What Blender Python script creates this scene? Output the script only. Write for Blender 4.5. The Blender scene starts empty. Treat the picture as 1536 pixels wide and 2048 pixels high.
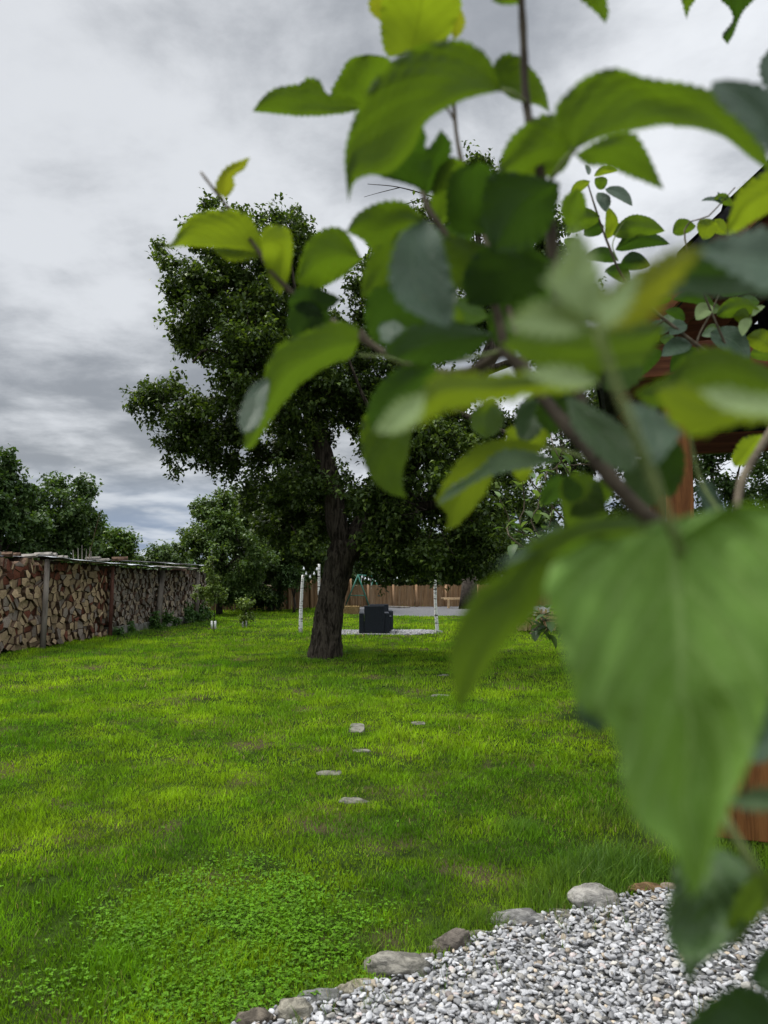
import bpy, math, random
import numpy as np
from mathutils import Vector, Matrix, noise
R = math.radians
rnd = random.Random(7)
rng = np.random.default_rng(11)
S = bpy.context.scene
COL = S.collection

# ------------------------------------------------------------------ camera
F, CX, CY = 1500.0, 768.0, 1024.0          # focal length and centre in photo pixels
EYE = 1.6
PITCH = math.atan(116 / F)
cd = bpy.data.cameras.new('camera'); cam = bpy.data.objects.new('camera', cd); COL.objects.link(cam)
cam.location = (0, 0, EYE); cam.rotation_euler = (math.pi/2 + PITCH, 0, 0)
cd.sensor_fit = 'VERTICAL'; cd.sensor_height = 36; cd.sensor_width = 27
cd.lens = F / 2048 * 36
cd.clip_start = 0.02; cd.clip_end = 3000
cd.dof.use_dof = True; cd.dof.focus_distance = 11; cd.dof.aperture_fstop = cd.lens / 4.2
S.camera = cam
S.render.resolution_x = 768; S.render.resolution_y = 1024

# ------------------------------------------------------------------ sun and sky
SUN_EL, SUN_AZ = R(58), R(-62)              # azimuth measured from +Y (into the picture) towards +X
sd = bpy.data.lights.new('sun', 'SUN'); sun = bpy.data.objects.new('sun', sd); COL.objects.link(sun)
sd.energy = 3.0; sd.angle = R(16); sd.color = (1, .97, .92)
sv = Vector((math.sin(SUN_AZ)*math.cos(SUN_EL), math.cos(SUN_AZ)*math.cos(SUN_EL), math.sin(SUN_EL)))
sun.rotation_euler = sv.to_track_quat('Z', 'Y').to_euler()
sun.location = (-10, 5, 30)
S.view_settings.view_transform = 'Standard'; S.view_settings.look = 'None'
S.view_settings.gamma = 1; S.view_settings.exposure = 0.55

W = bpy.data.worlds.new("World"); S.world = W; W.use_nodes = True
nt = W.node_tree; nt.nodes.clear()
class NB:
    """tiny node builder"""
    def __init__(s, nt): s.nt = nt
    def n(s, t, **kw):
        nd = s.nt.nodes.new(t)
        for k, v in kw.items(): setattr(nd, k, v)
        return nd
    def l(s, a, b): s.nt.links.new(a, b)
    def math(s, op, a, b=None, c=None, clamp=False):
        nd = s.n('ShaderNodeMath', operation=op, use_clamp=clamp)
        for i, v in enumerate((a, b, c)):
            if v is None: continue
            if isinstance(v, (int, float)): nd.inputs[i].default_value = v
            else: s.l(v, nd.inputs[i])
        return nd.outputs[0]
    def smooth(s, v, a, b, lo=0., hi=1.):
        nd = s.n('ShaderNodeMapRange', interpolation_type='SMOOTHSTEP')
        s.l(v, nd.inputs[0])
        for i, x in enumerate((a, b, lo, hi)): nd.inputs[i+1].default_value = x
        return nd.outputs[0]
    def mix(s, f, a, b, blend='MIX'):
        nd = s.n('ShaderNodeMix', data_type='RGBA', blend_type=blend)
        for i, v in ((0, f), (6, a), (7, b)):
            if isinstance(v, (int, float)): nd.inputs[i].default_value = v
            elif isinstance(v, tuple): nd.inputs[i].default_value = (*v, 1) if len(v) == 3 else v
            else: s.l(v, nd.inputs[i])
        return nd.outputs[2]
    def noise(s, vec, scale, detail=4, rough=.55, dist=0., col=False):
        nd = s.n('ShaderNodeTexNoise'); nd.inputs['Scale'].default_value = scale
        nd.inputs['Detail'].default_value = detail; nd.inputs['Roughness'].default_value = rough
        nd.inputs['Distortion'].default_value = dist
        if vec is not None: s.l(vec, nd.inputs['Vector'])
        return nd.outputs['Color' if col else 'Fac']
b = NB(nt)
tc = b.n('ShaderNodeTexCoord'); sep = b.n('ShaderNodeSeparateXYZ'); b.l(tc.outputs['Generated'], sep.inputs[0])
sx, sy, sz = sep.outputs
den = b.math('ADD', b.math('MAXIMUM', sz, 0.0), 0.16)
comb = b.n('ShaderNodeCombineXYZ'); b.l(b.math('DIVIDE', sx, den), comb.inputs[0]); b.l(b.math('DIVIDE', sy, den), comb.inputs[1])
comb.inputs[2].default_value = 3.7
big = b.noise(comb.outputs[0], 1.15, 3, .5, 0)
fine = b.noise(comb.outputs[0], 3.2, 8, .58, .15)
cl = b.math('ADD', b.math('MULTIPLY', big, .62), b.math('MULTIPLY', fine, .38))
t = b.smooth(cl, .40, .62)
ccol = b.mix(t, (.235, .250, .272), (.58, .598, .622))
# thinner, bluer cloud low over the horizon
lowb = b.math('SUBTRACT', 1.0, b.smooth(sz, .03, .15))
stripe = b.noise(comb.outputs[0], 1.6, 4, .6)
lowc = b.mix(b.smooth(stripe, .42, .6), (.20, .27, .40), (.44, .49, .57))
ccol = b.mix(b.math('MULTIPLY', lowb, .8), ccol, lowc)
right = b.smooth(sx, -.35, .45, .92, 1.12)
zen = b.math('ADD', 1.0, b.smooth(sz, .62, .92, 0, 3.6))
gain = b.math('MULTIPLY', right, zen)
gain = b.math('MULTIPLY', gain, b.smooth(sy, -.6, .25, 1.7, 1.0))
vm = b.n('ShaderNodeVectorMath', operation='SCALE'); b.l(ccol, vm.inputs[0]); b.l(gain, vm.inputs['Scale'])
sky = b.n('ShaderNodeTexSky', sky_type='NISHITA'); sky.sun_disc = False
sky.sun_elevation = SUN_EL; sky.sun_rotation = SUN_AZ
bg1 = b.n('ShaderNodeBackground'); b.l(sky.outputs[0], bg1.inputs[0]); bg1.inputs[1].default_value = .05
bg2 = b.n('ShaderNodeBackground'); b.l(vm.outputs[0], bg2.inputs[0]); bg2.inputs[1].default_value = 1.0
mx = b.n('ShaderNodeMixShader'); mx.inputs[0].default_value = .9
b.l(bg1.outputs[0], mx.inputs[1]); b.l(bg2.outputs[0], mx.inputs[2])
out = b.n('ShaderNodeOutputWorld'); b.l(mx.outputs[0], out.inputs[0])

# ------------------------------------------------------------------ geometry helpers
cp, sp = math.cos(PITCH), math.sin(PITCH)
def ray(px, py):
    x = (px-CX)/F; y = (CY-py)/F
    return Vector((x, cp - y*sp, sp + y*cp))
def at(px, py, Y):                       # point on the pixel's ray at world depth Y
    r = ray(px, py); return Vector((0, 0, EYE)) + r*(Y/r.y)
def hgt(x, y):
    a = 1.0 if y > 1 else 0.3
    return a*(.035*noise.noise(Vector((x*.35, y*.35, 1.3))) + .032*noise.noise(Vector((x*1.5, y*1.5, 5.1))))
def gp(px, py):                          # where the pixel's ray meets the ground
    r = ray(px, py); p = Vector((0, 0, EYE)) + r*(-EYE/r.z); return p
def gz(px, py):
    p = gp(px, py); p.z = hgt(p.x, p.y); return p
def tag(o, label=None, cat=None, group=None, kind=None):
    if label: o['label'] = label
    if cat: o['category'] = cat
    if group: o['group'] = group
    if kind: o['kind'] = kind
    return o
def link(name, me, parent=None):
    o = bpy.data.objects.new(name, me); COL.objects.link(o)
    if parent is not None:
        o.parent = parent
        o.matrix_parent_inverse = Matrix.Translation(-Vector(parent.location)) if parent.rotation_euler.z == 0 else parent.matrix_basis.inverted()
    return o
def empty(name, loc=(0, 0, 0)):
    o = bpy.data.objects.new(name, None); o.empty_display_size = .1; o.location = loc; COL.objects.link(o); return o
def mesh_np(name, V, Fc, mats=(), col=None, uv=None, smooth=False, midx=None):
    V = np.asarray(V, np.float32); Fc = np.asarray(Fc, np.int32); m, k = Fc.shape
    me = bpy.data.meshes.new(name)
    me.vertices.add(len(V)); me.vertices.foreach_set('co', V.ravel())
    me.loops.add(m*k); me.loops.foreach_set('vertex_index', Fc.ravel())
    me.polygons.add(m); me.polygons.foreach_set('loop_start', np.arange(m, dtype=np.int32)*k)
    if smooth: me.polygons.foreach_set('use_smooth', np.ones(m, bool))
    if midx is not None: me.polygons.foreach_set('material_index', np.asarray(midx, np.int32))
    if col is not None:
        a = me.color_attributes.new('col', 'FLOAT_COLOR', 'POINT')
        c = np.ones((len(V), 4), np.float32); c[:, :3] = col; a.data.foreach_set('color', c.ravel())
    if uv is not None:
        u = me.uv_layers.new(name='UVMap'); u.data.foreach_set('uv', np.asarray(uv, np.float32)[Fc.ravel()].ravel())
    for mm in mats: me.materials.append(mm)
    me.update(calc_edges=True); return me
class MB:
    """collects polygons, becomes one mesh"""
    def __init__(s): s.v = []; s.f = []; s.m = []
    def add(s, vs, fs, m=0):
        o = len(s.v); s.v += [tuple(v) for v in vs]; s.f += [tuple(i+o for i in f) for f in fs]; s.m += [m]*len(fs)
    def box(s, c, size, rot=None, m=0, jit=0.):
        c = Vector(c); h = Vector(size)/2; vs = []
        for i in (-1, 1):
            for j in (-1, 1):
                for k in (-1, 1):
                    p = Vector((i*h.x, j*h.y, k*h.z))
                    if jit: p += Vector((rnd.uniform(-jit, jit), rnd.uniform(-jit, jit), rnd.uniform(-jit, jit)))
                    vs.append(c + (rot @ p if rot is not None else p))
        s.add(vs, [(0,1,3,2), (4,6,7,5), (0,4,5,1), (2,3,7,6), (0,2,6,4), (1,5,7,3)], m)
    def beam(s, a, bb, w, h, m=0, up=Vector((0, 0, 1))):
        a = Vector(a); bb = Vector(bb); d = bb-a; L = d.length; d.normalize()
        x = d.cross(up)
        if x.length < 1e-3: x = Vector((1, 0, 0))
        x.normalize(); z = x.cross(d)
        rot = Matrix((x, d, z)).transposed(); s.box((a+bb)/2, (w, L, h), rot, m)
    def tube(s, pts, rads, n=8, m=0, cap=True, bump=0.):
        pts = [Vector(p) for p in pts]; N = len(pts); vs = []; fs = []
        ref = Vector((0.3, 0.9, 0.2)).normalized()
        for i, p in enumerate(pts):
            d = (pts[min(i+1, N-1)] - pts[max(i-1, 0)]).normalized()
            x = d.cross(ref)
            if x.length < .05: x = d.cross(Vector((1, 0, 0)))
            x.normalize(); y = d.cross(x)
            for k in range(n):
                a = 2*math.pi*k/n; r = rads[i]
                if bump: 
                    q = p*1.0 + (x*math.cos(a)+y*math.sin(a))*r
                    r *= 1 + bump*noise.noise(Vector((q.x*7, q.y*7, q.z*2.2))) + .6*bump*noise.noise(q*14)
                vs.append(p + x*math.cos(a)*r + y*math.sin(a)*r)
        for i in range(N-1):
            for k in range(n):
                k2 = (k+1) % n; fs.append((i*n+k, i*n+k2, (i+1)*n+k2, (i+1)*n+k))
        if cap: fs.append(tuple(range(n-1, -1, -1))); fs.append(tuple((N-1)*n+k for k in range(n)))
        s.add(vs, fs, m)
    def build(s, name, mats, parent=None, smooth=False, bevel=0):
        me = bpy.data.meshes.new(name); me.from_pydata(s.v, [], s.f)
        if not isinstance(mats, (list, tuple)): mats = [mats]
        for q in mats: me.materials.append(q)
        if len(mats) > 1: me.polygons.foreach_set('material_index', s.m)
        if smooth: me.polygons.foreach_set('use_smooth', [True]*len(me.polygons))
        me.update(); o = link(name, me, parent)
        if bevel:
            bm = o.modifiers.new('bevel', 'BEVEL'); bm.width = bevel; bm.segments = 2; bm.limit_method = 'ANGLE'
        return o
def catmull(P, n):
    P = np.asarray(P, float); 
    if len(P) == 2: return P[0] + (P[1]-P[0])*np.linspace(0, 1, n)[:, None]
    Q = np.vstack([2*P[0]-P[1], P, 2*P[-1]-P[-2]]); out = []
    for i in range(1, len(Q)-2):
        for t_ in np.linspace(0, 1, 14, endpoint=False):
            a, b_, c, d = Q[i-1], Q[i], Q[i+1], Q[i+2]
            out.append(.5*((2*b_)+(-a+c)*t_+(2*a-5*b_+4*c-d)*t_*t_+(-a+3*b_-3*c+d)*t_**3))
    out.append(P[-1]); out = np.array(out)
    s_ = np.r_[0, np.cumsum(np.linalg.norm(np.diff(out, axis=0), axis=1))]
    u = np.linspace(0, s_[-1], n)
    return np.stack([np.interp(u, s_, out[:, k]) for k in range(out.shape[1])], 1)
def inpoly(X, Y, P):
    c = np.zeros(np.shape(X), bool); j = len(P)-1
    for i in range(len(P)):
        xi, yi = P[i]; xj, yj = P[j]
        c ^= ((yi > Y) != (yj > Y)) & (X < (xj-xi)*(Y-yi)/((yj-yi) + 1e-12)+xi); j = i
    return c
# vectorised value noise for scattering
_tab = rng.random((256, 256))
def vn(x, y, sc, sd_=0):
    x = np.asarray(x)*sc+sd_*17.3+500; y = np.asarray(y)*sc+sd_*9.1+500
    i = np.floor(x).astype(int); j = np.floor(y).astype(int); fx = x-i; fy = y-j
    fx = fx*fx*(3-2*fx); fy = fy*fy*(3-2*fy); g = lambda a, b_: _tab[a % 256, b_ % 256]
    return (g(i, j)*(1-fx)+g(i+1, j)*fx)*(1-fy)+(g(i, j+1)*(1-fx)+g(i+1, j+1)*fx)*fy
def hgt_np(x, y):
    return np.array([hgt(float(a), float(b_)) for a, b_ in zip(x, y)], np.float32)

# ------------------------------------------------------------------ materials
def new_mat(name):
    m = bpy.data.materials.new(name); m.use_nodes = True; m.node_tree.nodes.clear(); return m, NB(m.node_tree)
def surf(name, c1, c2, scale=8, rough=.8, bump=.3, bscale=None, stretch=(1, 1, 1), spec=.12, coord='Object', c3=None, attr=False, dist=.0, detail=6, metal=0., dist_b=.02, lo=.35, hi=.65):
    m, b = new_mat(name)
    tc = b.n('ShaderNodeTexCoord'); mp = b.n('ShaderNodeMapping'); mp.inputs['Scale'].default_value = stretch
    b.l(tc.outputs[coord], mp.inputs[0]); v = mp.outputs[0]
    n1 = b.noise(v, scale, detail, .6, dist)
    c = b.mix(b.smooth(n1, lo, hi), c1, c2)
    if c3: c = b.mix(b.smooth(b.noise(v, scale*.23, 3), .5, .68), c, c3)
    if attr:
        a = b.n('ShaderNodeAttribute', attribute_name='col'); c = b.mix(1.0, a.outputs['Color'], c, 'MULTIPLY')
    p = b.n('ShaderNodeBsdfPrincipled'); b.l(c, p.inputs['Base Color'])
    p.inputs['Roughness'].default_value = rough; p.inputs['Specular IOR Level'].default_value = spec; p.inputs['Metallic'].default_value = metal
    if bump:
        bp = b.n('ShaderNodeBump'); bp.inputs['Strength'].default_value = bump; bp.inputs['Distance'].default_value = dist_b
        b.l(b.noise(v, bscale or scale*2.5, 8, .65, dist), bp.inputs['Height']); b.l(bp.outputs[0], p.inputs['Normal'])
    o = b.n('ShaderNodeOutputMaterial'); b.l(p.outputs[0], o.inputs[0]); return m
def foliage_mat(name, tr=.4, rough=.5, spec=.25, tint=(1.25, 1.3, .45)):
    m, b = new_mat(name)
    a = b.n('ShaderNodeAttribute', attribute_name='col')
    p = b.n('ShaderNodeBsdfPrincipled'); b.l(a.outputs['Color'], p.inputs['Base Color'])
    p.inputs['Roughness'].default_value = rough; p.inputs['Specular IOR Level'].default_value = spec
    t_ = b.n('ShaderNodeBsdfTranslucent'); b.l(b.mix(1.0, a.outputs['Color'], tint, 'MULTIPLY'), t_.inputs[0])
    x = b.n('ShaderNodeMixShader'); x.inputs[0].default_value = tr; b.l(p.outputs[0], x.inputs[1]); b.l(t_.outputs[0], x.inputs[2])
    o = b.n('ShaderNodeOutputMaterial'); b.l(x.outputs[0], o.inputs[0]); return m
def leaf_mat(name, c, tc_, tr=.45, rough=.45, spec=.4, vein=(.35, .5, .2), veinmix=.35, mott=None):
    m, b = new_mat(name)
    uv = b.n('ShaderNodeUVMap'); sp_ = b.n('ShaderNodeSeparateXYZ'); b.l(uv.outputs[0], sp_.inputs[0])
    x = b.math('ABSOLUTE', b.math('SUBTRACT', sp_.outputs[0], .5)); y = sp_.outputs[1]
    tex = b.n('ShaderNodeTexCoord'); n1 = b.noise(tex.outputs['Object'], 60, 5, .6)
    rib = b.math('SUBTRACT', 1.0, b.smooth(x, .006, .03))
    ph = b.math('MULTIPLY', b.math('SUBTRACT', b.math('ADD', y, b.math('MULTIPLY', n1, .03)), b.math('MULTIPLY', x, .55)), 9*2*math.pi)
    sv_ = b.smooth(b.math('COSINE', ph), .86, 1.0)
    vm_ = b.math('MAXIMUM', rib, b.math('MULTIPLY', sv_, .55))
    cc = b.mix(b.smooth(n1, .3, .7), tuple(q*.85 for q in c), tuple(min(1, q*1.15) for q in c))
    if mott: cc = b.mix(b.smooth(b.noise(tex.outputs['Object'], 22, 3), .55, .7), cc, mott)
    cc = b.mix(b.math('MULTIPLY', vm_, veinmix), cc, vein)
    vo = b.n('ShaderNodeTexVoronoi', feature='DISTANCE_TO_EDGE'); vo.inputs['Scale'].default_value = 420; b.l(tex.outputs['Object'], vo.inputs['Vector'])
    net = b.smooth(vo.outputs['Distance'], .0, .12); spt = b.smooth(b.noise(tex.outputs['Object'], 130, 2, .5), .735, .765)
    cc = b.mix(b.math('MULTIPLY', spt, .8), cc, (.07, .04, .015)); cc = b.mix(b.math('MULTIPLY', b.math('SUBTRACT', 1.0, net), .25), cc, vein)
    p = b.n('ShaderNodeBsdfPrincipled'); b.l(cc, p.inputs['Base Color'])
    p.inputs['Roughness'].default_value = rough; p.inputs['Specular IOR Level'].default_value = spec
    bp = b.n('ShaderNodeBump'); bp.inputs['Strength'].default_value = .5; bp.inputs['Distance'].default_value = .002
    hh = b.math('ADD', b.math('MULTIPLY', vm_, -.7), b.math('ADD', b.math('MULTIPLY', n1, .8), b.math('MULTIPLY', net, .25))); b.l(hh, bp.inputs['Height']); b.l(bp.outputs[0], p.inputs['Normal'])
    t_ = b.n('ShaderNodeBsdfTranslucent'); tcol = b.mix(b.math('MULTIPLY', vm_, .35), tc_, tuple(q*.45 for q in tc_)); b.l(tcol, t_.inputs[0])
    xx = b.n('ShaderNodeMixShader'); xx.inputs[0].default_value = tr; b.l(p.outputs[0], xx.inputs[1]); b.l(t_.outputs[0], xx.inputs[2])
    o = b.n('ShaderNodeOutputMaterial'); b.l(xx.outputs[0], o.inputs[0]); return m
# ------------------------------------------------------------------ ground
M_soil = surf('soil', (.045, .035, .02), (.10, .08, .05), 3, .95, .6, 30, c3=(.035, .06, .012))
M_bark = surf('bark', (.012, .009, .006), (.075, .062, .046), 17, .95, 1.0, 15, stretch=(1, 1, .2), dist=.9, dist_b=.09)
M_bark_far = surf('bark_dark', (.025, .02, .016), (.06, .05, .04), 9, .95, .5)
M_leafy = foliage_mat('tree_leaf', .32, .5, .25)
M_grass = foliage_mat('grass_blade', .42, .55, .18, (1.1, 1.15, .5))
M_clover = foliage_mat('clover_leaf', .38, .6, .12)

# gravel bed outline on the ground
EDGE = [gp(*p) for p in ((470, 2056), (560, 2024), (640, 1998), (735, 1968), (830, 1930), (930, 1890), (1000, 1858), (1100, 1826), (1200, 1806), (1340, 1788), (1536, 1778))]
BED = [(-2.2, -1.5), (-1.9, .8), (-1.2, 1.9)] + [(p.x, p.y) for p in EDGE] + [(3.6, 3.75), (3.6, -1.5)]
FIRE_C, FIRE_R = (0.03, 19.35), (1.45, .95)
yard = [gp(*p) for p in ((700, 1230), (860, 1232), (1100, 1233), (1100, 1212), (715, 1212))]
YARD = [(p.x, p.y) for p in yard]
def grid_sheet(name, xs, ys, mat, z=0, parent=None):
    nx, ny = len(xs), len(ys); X, Y = np.meshgrid(xs, ys); X = X.ravel(); Y = Y.ravel()
    Z = hgt_np(X, Y)+z
    i = np.arange(nx-1)[None, :]+np.arange(ny-1)[:, None]*nx; i = i.ravel()
    me = mesh_np(name, np.stack([X, Y, Z], 1), np.stack([i, i+1, i+1+nx, i+nx], 1), [mat], smooth=True)
    return link(name, me, parent)
xs = np.r_[-1500, -400, -120, -60, np.linspace(-30, 30, 121), 60, 120, 400, 1500]
ys = np.r_[-1500, -300, -60, -15, np.linspace(-4, 50, 151), 70, 120, 300, 1500]
g = grid_sheet('ground', xs, ys, M_soil, -.12); tag(g, kind='structure')

# ------------------------------------------------------------------ grass: real blades, one uncountable mass
BARE = []      # bare or thin patches: x, y, radius x, radius y, strength
for px, py, rx, ry, s_ in ((75, 1785, 34, 22, .9), (215, 1812, 32, 16, .9), (310, 1756, 40, 13, .7), (405, 1402, 55, 8, .75), (518, 1434, 30, 6, .85), (1150, 1436, 42, 16, .95),
        (800, 1705, 50, 8, .6), (740, 1742, 40, 9, .7), (830, 1765, 30, 12, .5), (780, 1878, 45, 22, .8), (850, 1838, 40, 16, .7), (700, 1800, 26, 12, .7), (520, 1722, 26, 9, .8), (1290, 1690, 100, 30, .8),
        (650, 1310, 44, 8, .8), (900, 1700, 80, 12, .5), (300, 1330, 60, 6, .5), (1320, 1600, 120, 60, .45), (130, 1700, 60, 9, .6), (640, 1660, 30, 7, .6), (30, 1590, 40, 8, .5)):
    p = gp(px, py); q = gp(px, py-ry); BARE.append((p.x, p.y, rx/F*p.y, abs(q.y-p.y), s_))
STEP = []      # stepping stones: pixel x, y, half width px, depth m
for px, py, hw, dep in ((712, 1603, 40, .30), (658, 1549, 30, .26), (722, 1507, 20, .2), (714, 1468, 18, .45), (838, 1447, 17, .34), (884, 1392, 22, .3), (880, 1352, 20, .3)):
    p = gp(px, py); STEP.append((p.x, p.y, hw/F*p.y*.9, dep*.27))
def density(X, Y):
    d = np.ones_like(X)
    for x, y, a, c, s_ in BARE:
        r = np.sqrt(((X-x)/a)**2+((Y-y)/c)**2) + .5*(vn(X, Y, 7, 3)-.5)
        d *= 1 - .97*s_*np.clip(1.5-r, 0, 1)
    for x, y, a, c in STEP:
        d *= 1-.90*((np.abs(X-x) < a*(.7+.45*vn(X, Y, 30, 4))) & (Y > y-.03) & (Y < y+c*(1.2+.9*vn(X, Y, 30, 7))))
    d *= ~inpoly(X, Y, BED)
    d *= ~inpoly(X, Y, YARD)
    d *= (((X-FIRE_C[0])/FIRE_R[0])**2+((Y-FIRE_C[1])/FIRE_R[1])**2) > 1
    return d
def mix3(a, b_, t_): return np.asarray(a)[None]*(1-t_[:, None])+np.asarray(b_)[None]*t_[:, None]
def grass_zone(y0, y1, per_m2, h0, w0, seg, xmax=None, side=1.25):
    # trapezoid of the view plus a margin to each side
    A = []
    n_try = int((y1-y0)*(2*(y1*.52*side+.8))*per_m2)
    Y = rng.uniform(y0, y1, n_try); X = rng.uniform(-1, 1, n_try)*(y1*.52*side+.8)
    k = np.abs(X) < Y*.52*side+.8; X, Y = X[k], Y[k]
    d = density(X, Y); clump = .55+.75*vn(X, Y, 9, 1)*vn(X, Y, 23, 2)*2
    k = rng.random(len(X)) < d*np.clip(clump, 0, 1); X, Y = X[k], Y[k]; n = len(X)
    tall = vn(X, Y, .9, 5); tuft = vn(X, Y, 6, 6)
    tuftb = np.clip(vn(X, Y, 3.3, 16)*2.2-1.15, 0, 1); h = h0*(1+.55*tuftb)*(.40+.9*rng.random(n)**1.3)*(.5+1.1*tall*tuft+.5*tuft)
    # long grass along the bed's edge and beside the pavilion
    for (ex, ey, er, eh) in LONG: h += eh*np.clip(1-np.hypot(X-ex, (Y-ey)*1.0)/er, 0, 1)*rng.random(n)
    w = w0*(.6+.8*rng.random(n))
    a = rng.uniform(0, 2*np.pi, n); lean = rng.uniform(.05, .75, n)*h; la = rng.uniform(0, 2*np.pi, n)+.0
    wx, wy = np.cos(a)*w/2, np.sin(a)*w/2; lx, ly = np.cos(la)*lean, np.sin(la)*lean
    Z = hgt_np(X, Y) if n < 1 else fast_h(X, Y)
    fr = (0, .5, 1.) if seg == 2 else (0, 1.)
    V = []
    for i, f_ in enumerate(fr[:-1]):
        ww = 1-.25*f_
        cx_, cy_, cz_ = X+lx*f_**2, Y+ly*f_**2, Z-.004+h*f_*(1-.15*f_)
        V += [np.stack([cx_-wx*ww, cy_-wy*ww, cz_], 1), np.stack([cx_+wx*ww, cy_+wy*ww, cz_], 1)]
    V.append(np.stack([X+lx, Y+ly, Z+h*.85], 1)); nv = len(V)
    V = np.stack(V, 1).reshape(-1, 3); o = np.arange(n)[:, None]*nv
    tri = [(0, 1, 2)] if seg == 1 else [(0, 1, 3), (0, 3, 2), (2, 3, 4)]
    Fc = np.concatenate([o+np.array(t_)[None] for t_ in tri], 0)
    p1 = np.clip(vn(X, Y, .55, 8)*1.6-.3, 0, 1); p2 = np.clip(vn(X, Y, 2.3, 9)*1.6-.4, 0, 1)
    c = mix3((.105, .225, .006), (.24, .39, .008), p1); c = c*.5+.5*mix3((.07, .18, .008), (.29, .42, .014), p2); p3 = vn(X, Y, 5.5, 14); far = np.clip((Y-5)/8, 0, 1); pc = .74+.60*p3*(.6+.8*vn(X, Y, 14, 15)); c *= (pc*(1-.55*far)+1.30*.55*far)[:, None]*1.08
    dry = (rng.random(n) < .02+.09*np.clip(vn(X, Y, 1.1, 12)*2.4-1.35, 0, 1)); c[dry] = np.array((.34, .29, .12))*rng.uniform(.6, 1.1, (dry.sum(), 1))
    drk = rng.random(n) < .18; c[drk] *= .5
    c *= .95*rng.uniform(.55, 1.45, (n, 1))
    for (ex, ey, er, eh) in LONG:
        k = np.clip(1.2-np.hypot(X-ex, Y-ey)/er, 0, 1)[:, None]; c = c*(1-.55*k)+np.array((.06, .13, .03))*.55*k
    return V, Fc, np.repeat(c, nv, 0)
_hx = np.linspace(-30, 30, 481); _hy = np.linspace(0, 50, 401)
_H = np.array([[hgt(float(x), float(y)) for x in _hx] for y in _hy], np.float32)
def fast_h(X, Y):
    i = np.clip((X+30)/60*480, 0, 479.99); j = np.clip(Y/50*400, 0, 399.99); a = i.astype(int); c = j.astype(int); u = i-a; v = j-c
    return (_H[c, a]*(1-u)+_H[c, a+1]*u)*(1-v)+(_H[c+1, a]*(1-u)+_H[c+1, a+1]*u)*v
LONG = []
for px, py, r_, h_ in ((1190, 1740, .30, .16), (1130, 1760, .25, .13), (1060, 1790, .2, .10), (1250, 1730, .3, .14), (730, 1900, .14, .06), (980, 1840, .14, .09), (1300, 1760, .2, .07), (850, 1880, .14, .07), (1440, 1690, .5, .10), (640, 1985, .12, .05), (1110, 1815, .14, .09), (1180, 1775, .16, .08), (690, 1950, .1, .05), (900, 1862, .12, .07), (1240, 1785, .16, .08), (1230, 1640, .25, .10), (700, 1300, .35, .10), (610, 1305, .2, .06), (875, 1270, .3, .12), (428, 1270, .22, .22), (1040, 1660, .2, .06)):
    p = gp(px, py); LONG.append((p.x, p.y, r_, h_))
for px in range(235, 420, 12):
    p = gp(px, 1275-(px-218)*.145); LONG.append((p.x+.1, p.y, .35, .22*rnd.random()))
parts = [grass_zone(1.6, 3.8, 17500, .040, .0036, 2), grass_zone(3.8, 6.2, 10500, .041, .0046, 2), grass_zone(6.2, 10, 5000, .043, .0064, 2), grass_zone(10, 17, 1900, .052, .010, 1), grass_zone(17, 34, 600, .055, .018, 1, side=1.15)]
V = []; Fc = []; C_ = []; off = 0
for v, f_, c in parts: V.append(v); Fc.append(f_+off); C_.append(c); off += len(v)
g = link('grass', mesh_np('grass', np.concatenate(V), np.concatenate(Fc), [M_grass], np.concatenate(C_)))
tag(g, 'bright green patchy lawn grass covering the garden', 'grass', kind='stuff')
print('grass verts', off)

# thatch and lawn base: low sheet of turf colour between the blades
M_turf = surf('turf', (.014, .024, .006), (.03, .05, .010), 6, 1.0, .8, 60, c3=(.06, .046, .028), spec=0.)
gx = np.linspace(-30, 30, 241); gy = np.linspace(.4, 40, 160)
tf = grid_sheet('lawn', gx, gy, M_turf, .003)
import bmesh
bm = bmesh.new(); bm.from_mesh(tf.data); kill = []
for f_ in bm.faces:
    c = f_.calc_center_median()
    if c.y > 34: kill.append(f_); continue
bmesh.ops.delete(bm, geom=kill, context='FACES'); bm.to_mesh(tf.data); bm.free()
tag(tf, kind='structure')

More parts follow.
